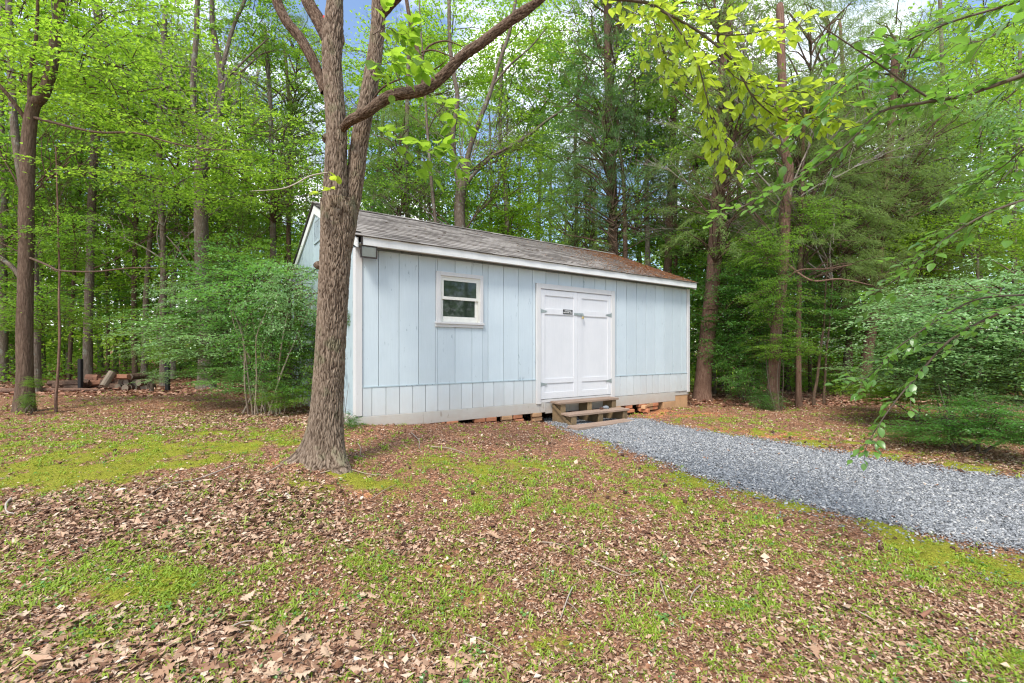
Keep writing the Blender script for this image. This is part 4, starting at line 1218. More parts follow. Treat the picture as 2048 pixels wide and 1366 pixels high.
q = SHED_C + U * 4.33 + W_ * (-.36) + Vector((0, 0, .017))
rock('stone', q, (.065, .04, .03), 3, 'stone', 'rounded grey stone lying on the middle tread of the steps', 'stone')
q = SHED_C + U * 4.20 + W_ * (-.39) + Vector((0, 0, .010))
rock('stone', q, (.04, .03, .02), 5, 'seed', 'small dark lump beside the grey stone on the middle tread', 'stone')

# ------------------------------------------------------------------ foreground oak
OD = 4.6
ob = Vector((OAK[0], OAK[1], gz1(*OAK)))
oak = empty('oak_tree', ob, 0, 'big two stemmed tree with furrowed brown bark standing before the shed corner', 'tree')
k = OD / FPX * .83
# lobes: roots reach left, right and towards the viewer
def lobes(th):
    # A is ~ +X-ish ; angle measured in the tube frame
    def g_(c, w, a): 
        dd = np.abs((th - c + np.pi) % (2 * np.pi) - np.pi); return a * np.exp(-(dd / w) ** 2)
    return .34 + g_(LOB[0], .42, 1.7) + g_(LOB[1], .4, 1.15) + g_(LOB[2], .4, .35) + g_(LOB[3], .4, .4)
# tube frame: reference is (.31,.95,.05) -> theta 0 points away; B = T x A points to -X
LOB = (math.pi * .55, math.pi * 1.42, math.pi * 1.05, 0.1)
tp = [(ob.x + .02, ob.y, ob.z - .10), (ob.x + .03, ob.y, ob.z + .06)] + [tuple(P(a, b, OD)) for a, b in ((655, 800), (661, 700), (666, 600), (671, 510), (677, 445), (675, 400))]
rd = [44 * k * 1.0, 43 * k, 36.5 * k, 34.5 * k, 34.5 * k, 36 * k, 41 * k, 38 * k]
v, f = tube_data([Vector(p) - ob for p in tp], rd, 220, 44, .05, 3, ridge=(.0165, .13, .013), flare=(lobes, .19))
link('trunk', mesh_np('trunk', v, f, M['oak_bark'], smooth=True, attrs={'crack': CRACK.pop()}), oak)
def oakstem(name, pts, ws, sides=120, sub=24, ridge=(.0165, .12, .010), mat='oak_bark', dd=0.0, wob=.07, seed=1):
    pp = [P(a, b, OD + (c[0] if c else dd)) - ob for a, b, *c in pts]; rr = [w_ * k for w_ in ws]
    pp, rr = shut(pp, rr)
    v, f = tube_data(pp, rr, sides, sub, wob, seed, ridge=ridge)
    return link(name, mesh_np(name, v, f, M[mat], smooth=True, attrs={'crack': CRACK.pop()} if ridge else {'crack': np.full(len(v), .6)}), oak)
oakstem('stem', [(672, 450), (670, 400), (672, 330), (673, 265), (668, 190), (664, 120), (666, 70), (670, 0), (672, -60), (676, -220)], [30, 29, 26, 24, 23, 22, 25, 19, 18, 15], seed=4)
oakstem('stem', [(694, 450), (703, 400), (712, 340), (722, 265), (737, 190), (750, 110), (756, 50), (757, 0), (762, -60), (775, -220)], [22, 22, 21, 21, 20, 18, 17, 16.5, 15, 13], seed=5, dd=.12)
oakstem('limb', [(757, 30, .12), (775, 15, .1), (800, -8, .0), (850, -50, -.1)], [14, 12, 9, 7], 44, 12, (.015, .09, .007), 'oak_limb')
oakstem('limb', [(650, 185), (630, 130), (603, 80), (575, 45), (556, 8), (545, -40)], [11, 12, 12, 12, 12, 11], 48, 12, (.015, .09, .008), 'oak_limb')
oakstem('limb', [(655, 75, .1), (637, 40, .15), (615, 0, .2), (600, -60, .3)], [17, 16, 15, 13], 60, 12, (.015, .09, .008), 'oak_limb')
oakstem('limb', [(682, 262, -.02), (700, 242, -.12), (735, 224, -.14), (780, 193, -.12), (845, 180, -.1), (885, 152, -.1), (925, 112, -.1), (965, 84, -.1), (1012, 48, -.1), (1045, 25, -.1), (1080, 0, -.1), (1140, -50, -.1)],
        [7, 11, 12, 13, 13.5, 12.5, 12, 11.5, 11, 12, 8, 7], 52, 14, (.015, .09, .008), 'oak_limb', wob=.12)
oakstem('limb', [(848, 182, -.1), (846, 150, -.1), (836, 105, -.1), (828, 75, -.1), (818, 30, -.1), (810, -20, -.1)], [5, 5.5, 5, 5, 4.5, 4], 16, 5, None, 'oak_limb')
oakstem('limb', [(845, 112, -.1), (858, 92, -.1), (885, 82, -.1), (905, 85, -.1), (928, 95, -.1)], [2.5, 2.3, 2, 1.6, .8], 7, 4, None, 'oak_limb')
oakstem('limb', [(842, 105, -.1), (865, 100, -.12), (890, 108, -.15), (908, 115, -.15)], [2.2, 2, 1.6, .8], 7, 4, None, 'oak_limb')
oakstem('limb', [(746, 200, 0), (762, 178, -.1), (790, 162, -.2), (830, 150, -.3)], [2.6, 2.2, 1.8, .8], 7, 4, None, 'oak_limb')
oakstem('limb', [(845, 145, -.1), (870, 138, -.2), (893, 120, -.3)], [2, 1.6, .7], 7, 4, None, 'oak_limb')
oakstem('limb', [(655, 345, -.1), (620, 352, -.2), (590, 368, -.3), (560, 378, -.3), (505, 382, -.3)], [1.6, 1.6, 1.4, 1.1, .5], 6, 4, None, 'pale_stick')
# knots
for (px, py, rr, dd) in ((654, 277, 11, -.02), (634, 530, 8, -.0), (663, 74, 12, -.03)):
    c0 = P(px, py, OD + dd) - ob; n0 = Vector((-.6 if px < 670 else .2, -1, 0)).normalized()
    v, f = tube_data([c0 - n0 * rr * k * 2.0, c0 - n0 * rr * k * .5, c0 + n0 * rr * k * .5, c0 + n0 * rr * k * 1.1], [rr * k * 1.5, rr * k * 1.25, rr * k * .9, rr * k * .2], 18, 4, .25, int(px))
    link('knot', mesh_np('knot', v, f, M['oak_bark'], smooth=True, attrs={'crack': rng.random(len(v)) * .9}), oak)
# a small red mark on the left stem
mb = MB(); c0 = P(657, 50, OD) - ob
mb.add([c0 + Vector((-.009, -.118, -.012)), c0 + Vector((.008, -.119, -.009)), c0 + Vector((.006, -.120, .013)), c0 + Vector((-.006, -.120, .009))], [(0, 1, 2, 3)])
M['red'] = simple_mat('red_paint', (0.5, 0.03, 0.03), .6); mb.build('paint_mark', M['red'], oak)


# ------------------------------------------------------------------ leaves near the viewer, each its own object
def leaf_mesh(kind, seed):
    rr = random.Random(seed)
    if kind == 'oval': prof = [(0, .0), (.12, .16), (.35, .30), (.6, .29), (.82, .17), (1, 0)]
    elif kind == 'round': prof = [(0, .0), (.08, .24), (.3, .44), (.6, .44), (.85, .26), (1, 0)]
    else: prof = [(0, .0), (.15, .12), (.4, .20), (.65, .19), (.85, .10), (1, 0)]
    vs = []; bend = rr.uniform(.05, .3); fo = rr.uniform(.1, .35)
    for t, w_ in prof: vs.append((t, 0, -bend * t * t))
    for s_ in (1, -1):
        for t, w_ in prof[1:-1]: vs.append((t - .03, s_ * w_, -bend * t * t + fo * w_ + rr.uniform(-.015, .015)))
    n = len(prof); m1 = n; m2 = n + n - 2; fs = []
    for s_, m0 in ((1, m1), (-1, m2)):
        seq = [(0, m0, 1)] if s_ == 1 else [(0, 1, m0)]
        for i in range(1, n - 2):
            qd = (i, m0 + i - 1, m0 + i, i + 1)
            seq.append(qd if s_ == 1 else qd[::-1])
        last = (n - 2, m0 + n - 3, n - 1); seq.append(last if s_ == 1 else last[::-1])
        fs += seq
    me = bpy.data.meshes.new('leaf'); me.from_pydata(vs, [], fs); me.update()
    for p in me.polygons: p.use_smooth = True
    return me


LEAF = {k_: [leaf_mesh(k_, i) for i in range(4)] for k_ in ('oval', 'round', 'long')}
for v_ in LEAF.values():
    for me in v_: me.materials.append(M['leaf_near'])


def put_leaf(parent, base, d, up, size, kind, mat):
    d = Vector(d).normalized(); up = Vector(up); up = (up - d * up.dot(d)).normalized(); s_ = up.cross(d)
    mt = Matrix((( d.x, s_.x, up.x, base.x), (d.y, s_.y, up.y, base.y), (d.z, s_.z, up.z, base.z), (0, 0, 0, 1))) @ Matrix.Diagonal((size, size, size, 1))
    o = link('leaf', random.choice(LEAF[kind]), parent, mat=M[mat]); o.matrix_local = mt
    return o


def leafy(parent, origin, path, rad, n_side, side_len, size, kind, mat, leaf_lim, droop=.2, start=.1, twigmat='twig', spread=1.0, two=True):
    """a bough with side twigs; leaves alternate along each twig"""
    pts = [Vector(p) - origin for p in path]
    pp, rr = shut(pts, rad)
    v, f = tube_data(pp, rr, 7, 5, .05, 1)
    link('bough', mesh_np('bough', v, f, M[twigmat], smooth=True), parent)
    C, r = smooth_path(pts, rad, 8); tw = []; leaves = []
    for i in range(n_side):
        t = start + (1 - start) * (i + random.random()) / n_side; idx = min(int(t * (len(C) - 1)), len(C) - 2)
        p0 = Vector(C[idx]); ax_ = (Vector(C[idx + 1]) - p0).normalized()
        sd_ = ax_.cross(Vector((0, 0, 1))); sd_ = sd_.normalized() if sd_.length > .1 else Vector((1, 0, 0))
        sgn = 1 if i % 2 else -1
        dv = (ax_ * random.uniform(.4, 1.1) + sd_ * sgn * random.uniform(.3, 1.0) * spread + Vector((0, 0, random.uniform(-.55, .6)))).normalized()
        Ls = side_len * random.uniform(.45, 1.15) * (1.1 - .5 * t)
        p1 = p0 + dv * Ls * .5 + Vector((0, 0, .02)); p2 = p0 + dv * Ls + Vector((0, 0, -droop * Ls))
        tw.append(tube_data([p0, p1, p2], [.0025, .0018, .0007], 4, 3))
        nl = max(3, int(Ls / (size * .42)))
        for j in range(nl):
            q = (j + .6) / nl
            pb = p0.lerp(p1, q * 2) if q < .5 else p1.lerp(p2, q * 2 - 1)
            sg = 1 if j % 2 else -1
            ld = (dv * .7 + dv.cross(Vector((0, 0, 1))) * sg * random.uniform(.4, 1.1) + Vector((random.uniform(-.3, .3), random.uniform(-.3, .3), random.uniform(-.35, .35))))
            leaves.append((pb, ld, Vector((random.uniform(-.5, .5), random.uniform(-.6, .4), 1)), size * random.uniform(.6, 1.15)))
        leaves.append((p2, dv, Vector((0, -.2, 1)), size * random.uniform(.7, 1.1)))
    if tw:
        v, f = join(tw); link('twigs', mesh_np('twigs', v, f, M[twigmat], smooth=True), parent)
    random.shuffle(leaves)
    for lf in leaves[:leaf_lim]: put_leaf(parent, *lf, kind, mat)
    rest_ = leaves[leaf_lim:]
    if rest_:
        vv, ff = [], []
        for base_, d_, up_, sz in rest_:
            d_ = Vector(d_).normalized(); up_ = Vector(up_); up_ = (up_ - d_ * up_.dot(d_)).normalized(); s_ = up_.cross(d_)
            me = random.choice(LEAF[kind]); o_ = len(vv)
            vv += [tuple(base_ + (d_ * v.co.x + s_ * v.co.y + up_ * v.co.z) * sz) for v in me.vertices]
            ff += [tuple(i + o_ for i in p.vertices) for p in me.polygons]
        me = bpy.data.meshes.new('leaves'); me.from_pydata(vv, [], ff); me.update(); me.materials.append(M[mat])
        a_ = me.attributes.new('rnd', 'FLOAT', 'FACE'); a_.data.foreach_set('value', [((i // 9) * 0.618) % 1 for i in range(len(ff))])
        o_ = link('leaves', me, parent); o_['kind'] = 'stuff'
    return len(leaves)


for path, n_s, mt, lim in (([(735, 120, -.5), (760, 130, -.6), (800, 118, -.7), (840, 128, -.7)], 9, 'leaf_bright', 45),
                       ([(745, 70, -.4), (775, 55, -.5), (800, 70, -.5), (830, 60, -.5)], 7, 'leaf_bright', 28),
                       ([(745, 268, -.1), (790, 285, -.4), (840, 305, -.5), (880, 300, -.5), (915, 330, -.5)], 12, 'leaf_bright', 55),
                       ([(860, 205, -.2), (880, 210, -.4), (905, 225, -.5), (910, 240, -.5)], 6, 'leaf_bright', 24)):
    leafy(oak, ob, [P(a, b, OD + c) for a, b, c in path], [.004, .003, .002, .001, .001][:len(path)], n_s, .26, .115, 'round', mt, lim, .3)
leafy(oak, ob, [P(a, b, OD - .3) for a, b in ((690, 372), (668, 378), (645, 385), (632, 392))], [.002] * 4, 3, .08, .10, 'oval', 'leaf_yellow', 8, .1)

# ------------------------------------------------------------------ boughs that reach in from the right
def bough_tree(name, label, cat, boughs, origin_px):
    o0 = P(*origin_px); e = empty(name, o0, 0, label, cat); tot = 0
    for path, rad, ns, sl, size, kind, mat, lim, drp in boughs:
        r_ = [rad[0] + (rad[1] - rad[0]) * i / (len(path) - 1) for i in range(len(path))]
        tot += leafy(e, o0, [P(*p) for p in path], r_, ns, sl, size, kind, mat, lim, drp)
    return e


bough_tree('hickory_bough', 'sunlit yellow green leafy bough hanging down from the top edge', 'bough', [
    ([(1100, -20, 3.2), (1200, -5, 3.15), (1290, 5, 3.1), (1335, 28, 3.0), (1400, 65, 3.0), (1468, 125, 2.9), (1500, 185, 2.9), (1540, 225, 2.9), (1590, 250, 2.9)], (.012, .003), 34, .32, .08, 'oval', 'leaf_yellow', 130, .25),
    ([(1335, 28, 3.0), (1372, 82, 2.95), (1398, 135, 2.9), (1415, 200, 2.9), (1440, 265, 2.9), (1462, 325, 2.9)], (.006, .002), 22, .28, .075, 'oval', 'leaf_yellow', 75, .25),
    ([(1400, 65, 3.0), (1470, 70, 2.9), (1540, 60, 2.8), (1610, 50, 2.8)], (.005, .002), 14, .28, .08, 'oval', 'leaf_yellow', 40, .2),
    ([(1430, 110, 3.0), (1480, 160, 2.9), (1560, 180, 2.9), (1640, 190, 2.8), (1680, 215, 2.8)], (.004, .0015), 15, .27, .08, 'oval', 'leaf_yellow', 40, .2),
    ([(1300, 6, 3.1), (1312, 60, 3.0), (1330, 110, 3.0), (1350, 160, 2.95)], (.004, .0015), 12, .26, .075, 'oval', 'leaf_yellow', 15, .2),
    ([(1500, 185, 2.9), (1550, 215, 2.9), (1610, 235, 2.85), (1680, 245, 2.8)], (.003, .0012), 12, .26, .08, 'oval', 'leaf_yellow', 15, .2)], (1100, -20, 3.2))
bough_tree('overhanging_tree', 'long green leafy boughs sweeping in from the top right corner', 'tree boughs', [
    ([(2160, 110, 2.3), (2048, 150, 2.4), (1930, 190, 2.5), (1850, 205, 2.5), (1760, 225, 2.55), (1680, 300, 2.6), (1560, 375, 2.7), (1430, 440, 2.8)], (.013, .002), 30, .28, .066, 'oval', 'leaf_near', 110, .25),
    ([(2100, -30, 2.3), (2030, 5, 2.35), (1900, 45, 2.4), (1800, 90, 2.5), (1700, 160, 2.5), (1620, 250, 2.6), (1540, 330, 2.7)], (.007, .0015), 24, .28, .07, 'oval', 'leaf_near', 95, .2),
    ([(1640, 50, 2.4), (1700, 90, 2.45), (1760, 130, 2.5), (1810, 165, 2.5), (1865, 200, 2.5)], (.003, .006), 10, .24, .075, 'oval', 'leaf_near', 45, .2),
    ([(2140, 20, 2.0), (2040, 40, 2.0), (1980, 75, 2.0), (1930, 90, 2.1)], (.004, .001), 6, .22, .11, 'long', 'leaf_near', 24, .3)], (2160, 110, 2.3))
bough_tree('dogwood', 'low sweeping green branches arching down over the gravel from the right', 'shrub', [
    ([(2160, 380, 2.4), (2048, 400, 2.4), (1950, 440, 2.5), (1860, 500, 2.6), (1790, 560, 2.7), (1740, 590, 2.8)], (.008, .0015), 18, .28, .062, 'oval', 'leaf_near', 85, .2),
    ([(2160, 250, 2.3), (2060, 290, 2.3), (2010, 330, 2.4), (1950, 370, 2.5)], (.006, .0015), 10, .28, .08, 'oval', 'leaf_near', 40, .2),
    ([(2160, 590, 2.3), (2048, 610, 2.4), (1980, 635, 2.5), (1900, 680, 2.6), (1840, 745, 2.7), (1785, 810, 2.75), (1745, 870, 2.8), (1730, 900, 2.8)], (.010, .0015), 17, .24, .055, 'oval', 'leaf_near', 85, .15),
    ([(2048, 590, 2.4), (1950, 600, 2.6), (1860, 650, 2.7), (1790, 700, 2.8), (1740, 750, 2.9), (1700, 770, 2.9)], (.006, .0015), 16, .24, .055, 'oval', 'leaf_near', 80, .15)], (2160, 380, 2.4))

# ------------------------------------------------------------------ trees of the wood
lf = 'leaf'; br = 'leaf_bright'; dk = 'leaf_dark'; pa = 'leaf_pale'
px_tree('oak_tree', 'dark brown tree near the left edge with ivy at its foot', 'tree', 50, 7.9,
        [(50, 760), (50, 640), (52, 520), (54, 400), (57, 290), (66, 215), (86, 190), (103, 140), (112, 70), (120, 0), (130, -120)], (40, 22), 'bark_brown',
        limbs=[([(62, 215, 0), (55, 240, 0), (35, 215, -.1), (12, 185, -.2), (-20, 150, -.3)], 13, 9),
               ([(68, 235, 0), (95, 242, -.2), (150, 256, -.4), (200, 265, -.5), (270, 266, -.6), (340, 285, -.6), (410, 298, -.6), (500, 300, -.6)], 9, 2),
               ([(58, 515, 0), (95, 530, -.3), (120, 541, -.4), (190, 543, -.5), (260, 536, -.5), (312, 536, -.5)], 7, 2.5),
               ([(60, 212, 0), (60, 150, .1), (72, 80, .1), (76, 0, .1), (76, -80, .1)], 11, 7), ([(95, 145, 0), (75, 130, 0), (50, 110, .1)], 5, 2)],
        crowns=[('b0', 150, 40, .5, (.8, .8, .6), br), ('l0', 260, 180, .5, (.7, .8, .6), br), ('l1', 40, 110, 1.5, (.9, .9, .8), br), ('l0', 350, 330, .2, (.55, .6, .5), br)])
px_tree('sapling', 'thin reddish sapling stem standing just beside the ivied tree', 'sapling', 112, 8.0, [(115, 760), (119, 680), (118, 600), (119, 545), (117, 480), (115, 400), (112, 300)], (7, 3), 'bark_cedar',
        crowns=[('s0', 150, 480, .3, (.6, .6, .5), lf), ('s1', 90, 620, .8, (.8, .8, .5), lf)])
px_tree('tree', 'straight grey trunk standing close behind the ivied left tree', 'tree', 72, 11.5, [(70, 640), (66, 520), (50, 400), (34, 300), (25, 200), (20, 60), (15, -80)], (23, 15), 'bark_grey',
        limbs=[([(62, 590, 0), (30, 540, .2), (0, 515, .3)], 14, 12)], crowns=[('b1', 30, 80, 1, 1.0, br), ('l1', 60, 320, 2, 1.1, lf), ('l0', -40, 500, 1, 1.0, lf)])
px_tree('tree', 'straight trunk behind the left black post', 'tree', 176, 14.0, [(176, 660), (180, 540), (184, 400), (190, 250), (194, 120), (196, 0), (198, -100)], (22, 12), 'bark_grey',
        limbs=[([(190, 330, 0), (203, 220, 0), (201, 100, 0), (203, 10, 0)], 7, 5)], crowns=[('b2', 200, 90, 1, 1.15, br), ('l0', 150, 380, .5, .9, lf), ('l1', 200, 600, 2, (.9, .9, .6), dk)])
px_tree('tree', 'slim dark trunk rising behind the firewood logs', 'tree', 270, 15.0, [(268, 680), (268, 560), (272, 430), (268, 300), (275, 150), (280, 0)], (13, 7), 'bark_brown',
        crowns=[('b3', 270, 200, .5, .9, br), ('l1', 300, 470, 1, .9, lf)])
px_tree('tree', 'slim trunk leaning gently right behind the round log ends', 'tree', 288, 14.5, [(289, 700), (292, 600), (300, 480), (312, 380), (325, 280), (320, 160), (330, 20)], (14, 8), 'bark_grey',
        crowns=[('b0', 320, 150, 1, .9, br), ('l0', 290, 560, 2, (.9, .9, .5), lf)])
px_tree('tree', 'mossy trunk with a dead forked limb right of the firewood', 'tree', 327, 13.6, [(326, 700), (326, 620), (327, 520), (322, 400), (318, 300), (322, 180), (330, 40)], (17, 10), 'bark_grey',
        limbs=[([(330, 560, 0), (345, 535, 0), (356, 500, 0), (362, 470, 0)], 6, 2), ([(325, 580, 0), (312, 640, 0), (320, 700, 0)], 5, 3)], crowns=[('b2', 350, 230, 1, .9, br), ('l1', 400, 400, 1, .8, lf)])
px_tree('oak_tree', 'stout pale grey trunk with mossy flared roots forking high among the branches', 'tree', 413, 12.3, [(412, 720), (411, 640), (406, 560), (403, 470), (402, 400), (402, 350), (406, 300), (408, 275)], (34, 26), 'bark_grey', sides=14,
        limbs=[([(404, 330, 0), (400, 285, 0), (391, 245, 0), (386, 170, 0), (392, 80, 0), (395, 0, 0), (398, -90, 0)], 14, 10),
               ([(406, 320, 0), (425, 270, 0), (440, 210, 0), (442, 150, 0), (430, 80, 0), (424, 30, 0), (425, -60, 0)], 18, 10),
               ([(441, 150, 0), (455, 95, 0), (470, 45, 0), (490, 0, 0), (500, -60, 0)], 10, 6),
               ([(443, 165, 0), (470, 140, 0), (500, 110, 0), (535, 78, 0)], 7, 3), ([(448, 150, .2), (480, 145, .2), (520, 110, .2), (550, 100, .2)], 6, 2),
               ([(398, 555, 0), (380, 530, 0), (358, 500, 0), (335, 474, 0)], 6, 3), ([(405, 345, 0), (360, 300, 0), (320, 262, 0), (260, 230, 0)], 5, 2)],
        crowns=[('b1', 500, 30, .6, .7, lf), ('b3', 350, 80, 2.5, .75, br), ('l0', 480, 300, -1, .8, br), ('l1', 560, 350, .5, .9, lf), ('l0', 390, 480, 1.5, .9, lf)])
for (lab, bx_, dep, pth, ww, mt, crs) in (
    ('thin grey trunk rising behind the bushy shrub left of the shed', 545, 14, [(545, 560), (546, 450), (544, 330), (540, 200), (530, 60)], (14, 8), 'bark_grey', [('b0', 540, 180, 1, .9, br), ('l1', 540, 430, 2, .9, lf)]),
    ('slender dark trunk just left of the shed gable', 578, 16, [(578, 560), (577, 450), (575, 380), (580, 250), (570, 100)], (11, 7), 'bark_brown', [('c0', 590, 170, -1, (1.1, 1.1, 1.0), 'needle'), ('c1', 560, 330, -2, (.8, .8, .7), 'needle')]),
    ('slim trunk deep in the wood beside the left tree stem', 138, 19, [(138, 600), (142, 480), (147, 350), (150, 200), (152, 0)], (13, 8), 'bark_pale', [('b3', 130, 250, 1, 1.2, br), ('l0', 120, 500, 0, 1.2, lf)]),
    ('slim trunk between the two firewood posts far back', 232, 20, [(232, 640), (236, 520), (245, 380), (244, 260), (240, 100)], (11, 7), 'bark_grey', [('b1', 240, 330, 1, 1.2, br), ('l1', 250, 560, 1, 1.2, lf)]),
    ('lean trunk above the shrub tops left of the shed', 480, 18, [(480, 600), (478, 480), (488, 380), (500, 280), (515, 150)], (10, 6), 'bark_pale', [('b2', 480, 420, 1, 1.1, br), ('b3', 520, 200, 4, 1.1, lf)]),
    ('grey trunk at the extreme left edge of the wood', 8, 15, [(8, 620), (6, 500), (10, 350), (0, 200), (5, 0)], (20, 14), 'bark_grey', [('b2', 0, 350, 0, 1.1, lf), ('l0', 10, 640, 1, (1, 1, .6), dk)]),
    ('slim dark trunk right of the straight trunk near the left post', 216, 17, [(216, 640), (214, 520), (222, 400), (228, 280), (215, 120)], (9, 6), 'bark_brown', [('b0', 210, 450, 1, 1.0, lf)]),
):
    px_tree('tree', lab, 'tree', bx_, dep, pth, ww, mt, crowns=crs)
# behind the shed
px_tree('tree', 'forked grey tree with a long slanting limb above the middle of the roof', 'tree', 921, 15.5, [(921, 600), (921, 480), (919, 420), (922, 380), (930, 350)], (26, 20), 'bark_grey',
        limbs=[([(920, 390, 0), (912, 330, 0), (906, 270, 0), (915, 200, 0), (908, 150, 0), (900, 90, 0), (898, 0, 0), (896, -90, 0)], 11, 7),
               ([(925, 375, 0), (934, 320, 0), (945, 280, 0), (960, 238, 0), (975, 200, 0), (985, 170, 0), (1000, 120, 0), (1020, 60, 0), (1035, -20, 0)], 12, 6),
               ([(928, 375, 0), (950, 345, 0), (985, 313, 0), (1020, 292, 0), (1060, 268, 0), (1095, 240, 0), (1130, 215, 0), (1165, 170, 0), (1190, 110, 0)], 9, 3),
               ([(985, 172, 0), (1020, 130, 0), (1060, 95, 0), (1090, 60, 0)], 5, 2)],
        crowns=[('b0', 900, 130, 2, .95, br), ('b1', 1020, 100, 3, 1.0, br), ('b2', 1080, 150, 4, 1.0, br), ('l0', 990, 300, .5, .8, br), ('l1', 870, 390, .5, .8, lf), ('l0', 1020, 420, 2, 1.0, br), ('b3', 820, 200, 5, 1.0, br)])
px_tree('tree', 'tall dark evergreen trunk behind the roof right of centre', 'evergreen tree', 1226, 14.5, [(1226, 560), (1226, 450), (1224, 350), (1220, 250), (1216, 150), (1215, 40), (1214, -80)], (21, 14), 'bark_brown',
        crowns=[('c0', 1215, 330, -.5, (1.3, 1.3, 1.1), 'needle_dark'), ('c1', 1230, 130, 0, (1.3, 1.3, 1.2), 'needle_dark'), ('b3', 1200, 170, 1.5, .8, dk), ('b1', 1280, 60, 1.5, .8, dk), ('c1', 1180, 420, .5, (1, 1, .7), 'needle'), ('b0', 1160, 60, 1.5, .8, br), ('l0', 1250, 230, .6, .7, lf)])
px_tree('tree', 'thin dark trunk just right of the tall evergreen behind the roof', 'tree', 1251, 14, [(1251, 560), (1250, 450), (1247, 360), (1240, 300), (1235, 240)], (11, 6), 'bark_brown', crowns=[('c1', 1270, 300, 0, (.9, .9, 1), 'needle_dark')])
for (lab, bx_, dep, pth, ww, mt, crs) in (
    ('pale scaly trunk behind the right part of the roof', 1296, 15, [(1296, 560), (1295, 480), (1293, 400), (1296, 250), (1300, 80)], (12, 8), 'bark_pale', [('b2', 1310, 400, 2, .9, lf), ('b1', 1330, 250, 3, .9, lf)]),
    ('dark double trunk behind the right end of the roof', 1336, 14.5, [(1336, 560), (1338, 480), (1341, 400), (1345, 280), (1350, 120), (1350, -50)], (17, 12), 'bark_brown', [('b1', 1350, 230, 0, .9, lf), ('l1', 1350, 470, 1, .9, lf)]),
    ('slim brown trunk beside the dark double trunk behind the roof', 1351, 15.5, [(1351, 560), (1352, 480), (1351, 400), (1356, 300)], (9, 6), 'bark_cedar', [('c1', 1390, 380, 0, (.9, .9, .9), 'needle')]),
    ('slim trunk rising over the roof ridge right of the forked tree', 1015, 19, [(1015, 560), (1014, 430), (1010, 370), (1000, 250), (1005, 100)], (11, 7), 'bark_grey', [('b3', 1010, 380, 1, 1.0, br), ('b0', 1040, 220, 3, 1.0, br)]),
    ('thin dark trunk above the roof midway to the evergreen', 1152, 17, [(1152, 560), (1152, 470), (1153, 400), (1150, 300), (1158, 150)], (9, 6), 'bark_brown', [('c1', 1140, 400, -1, (1, 1, .9), 'needle'), ('b1', 1120, 250, 3, 1.0, lf)]),
    ('slim trunk close behind the roof beside the big foreground tree', 815, 17, [(815, 560), (815, 430), (812, 350), (815, 200), (820, 50)], (12, 8), 'bark_grey', [('c0', 800, 330, -1, (1, 1, .9), 'needle'), ('b2', 850, 420, 1, 1.0, dk), ('b0', 780, 150, 2, 1, br)]),
    ('slim trunk behind the roof left of the forked tree', 840, 21, [(840, 560), (842, 430), (838, 300), (845, 100)], (9, 6), 'bark_pale', [('b1', 850, 350, 0, 1.2, br), ('b3', 870, 200, 4, 1.3, br)]),
    ('slender trunk above the roof ridge between fork and evergreen', 1075, 22, [(1075, 560), (1078, 450), (1080, 350), (1090, 200)], (9, 6), 'bark_pale', [('b2', 1080, 420, 0, 1.2, br), ('b0', 1100, 330, 3, 1.2, lf)]),
    ('leaning pale trunk behind the shed ridge by the big tree', 740, 20, [(740, 560), (745, 430), (760, 300), (775, 150)], (10, 6), 'bark_pale', [('b3', 760, 280, 0, 1.2, lf), ('b2', 740, 380, 2, 1.2, br)]),
):
    px_tree('tree', lab, 'tree', bx_, dep, pth, ww, mt, crowns=crs)
# right of the shed
px_tree('cedar_tree', 'red barked cedar with flared foot right beside the shed corner', 'cedar tree', 1405, 11.8, [(1410, 720), (1418, 640), (1426, 560), (1431, 480), (1435, 410), (1440, 330), (1446, 200), (1455, 60), (1460, -60)], (34, 20), 'bark_cedar', sides=14,
        limbs=[([(1432, 500, 0), (1450, 420, -.2), (1456, 380, -.2), (1450, 340, -.3)], 7, 5), ([(1428, 520, 0), (1455, 490, -.3), (1490, 450, -.5), (1540, 420, -.7)], 4, 1.5), ([(1415, 670, 0), (1450, 620, -.3), (1480, 590, -.5)], 4, 1.5), ([(1430, 430, 0), (1400, 410, -.2), (1360, 395, -.4)], 3, 1)],
        crowns=[('c0', 1450, 330, -.8, (1, 1, .9), 'needle'), ('c1', 1440, 120, 0, (1.3, 1.3, 1.1), 'needle'), ('l0', 1500, 250, .5, .9, br), ('b2', 1400, 60, 1, .8, br)])
px_tree('tree', 'grey stem half hidden just behind the flared cedar', 'tree', 1428, 14, [(1428, 700), (1428, 600), (1432, 480)], (9, 6), 'bark_grey', crowns=[('l1', 1450, 560, 1, .9, dk)])
px_tree('cedar_tree', 'shaggy red cedar among the glossy bushes right of the shed', 'cedar tree', 1545, 10.3, [(1548, 740), (1553, 660), (1562, 580), (1568, 500), (1572, 420), (1578, 340), (1570, 300), (1565, 180), (1560, 20)], (26, 17), 'bark_cedar', sides=12,
        limbs=[([(1578, 350, 0), (1560, 330, 0), (1530, 320, 0)], 5, 2), ([(1566, 520, 0), (1620, 560, -.3), (1680, 558, -.5), (1740, 570, -.6)], 6, 2), ([(1570, 560, 0), (1600, 540, -.2), (1650, 538, -.2), (1700, 530, -.3)], 5, 2), ([(1553, 670, 0), (1535, 640, 0), (1545, 600, 0)], 4, 2)],
        crowns=[('c1', 1600, 380, .8, (1.0, 1.0, .9), 'needle'), ('c0', 1620, 180, .8, (1.1, 1.1, 1.1), 'needle'), ('c1', 1680, 500, 1.2, (.9, .9, .6), 'needle')])
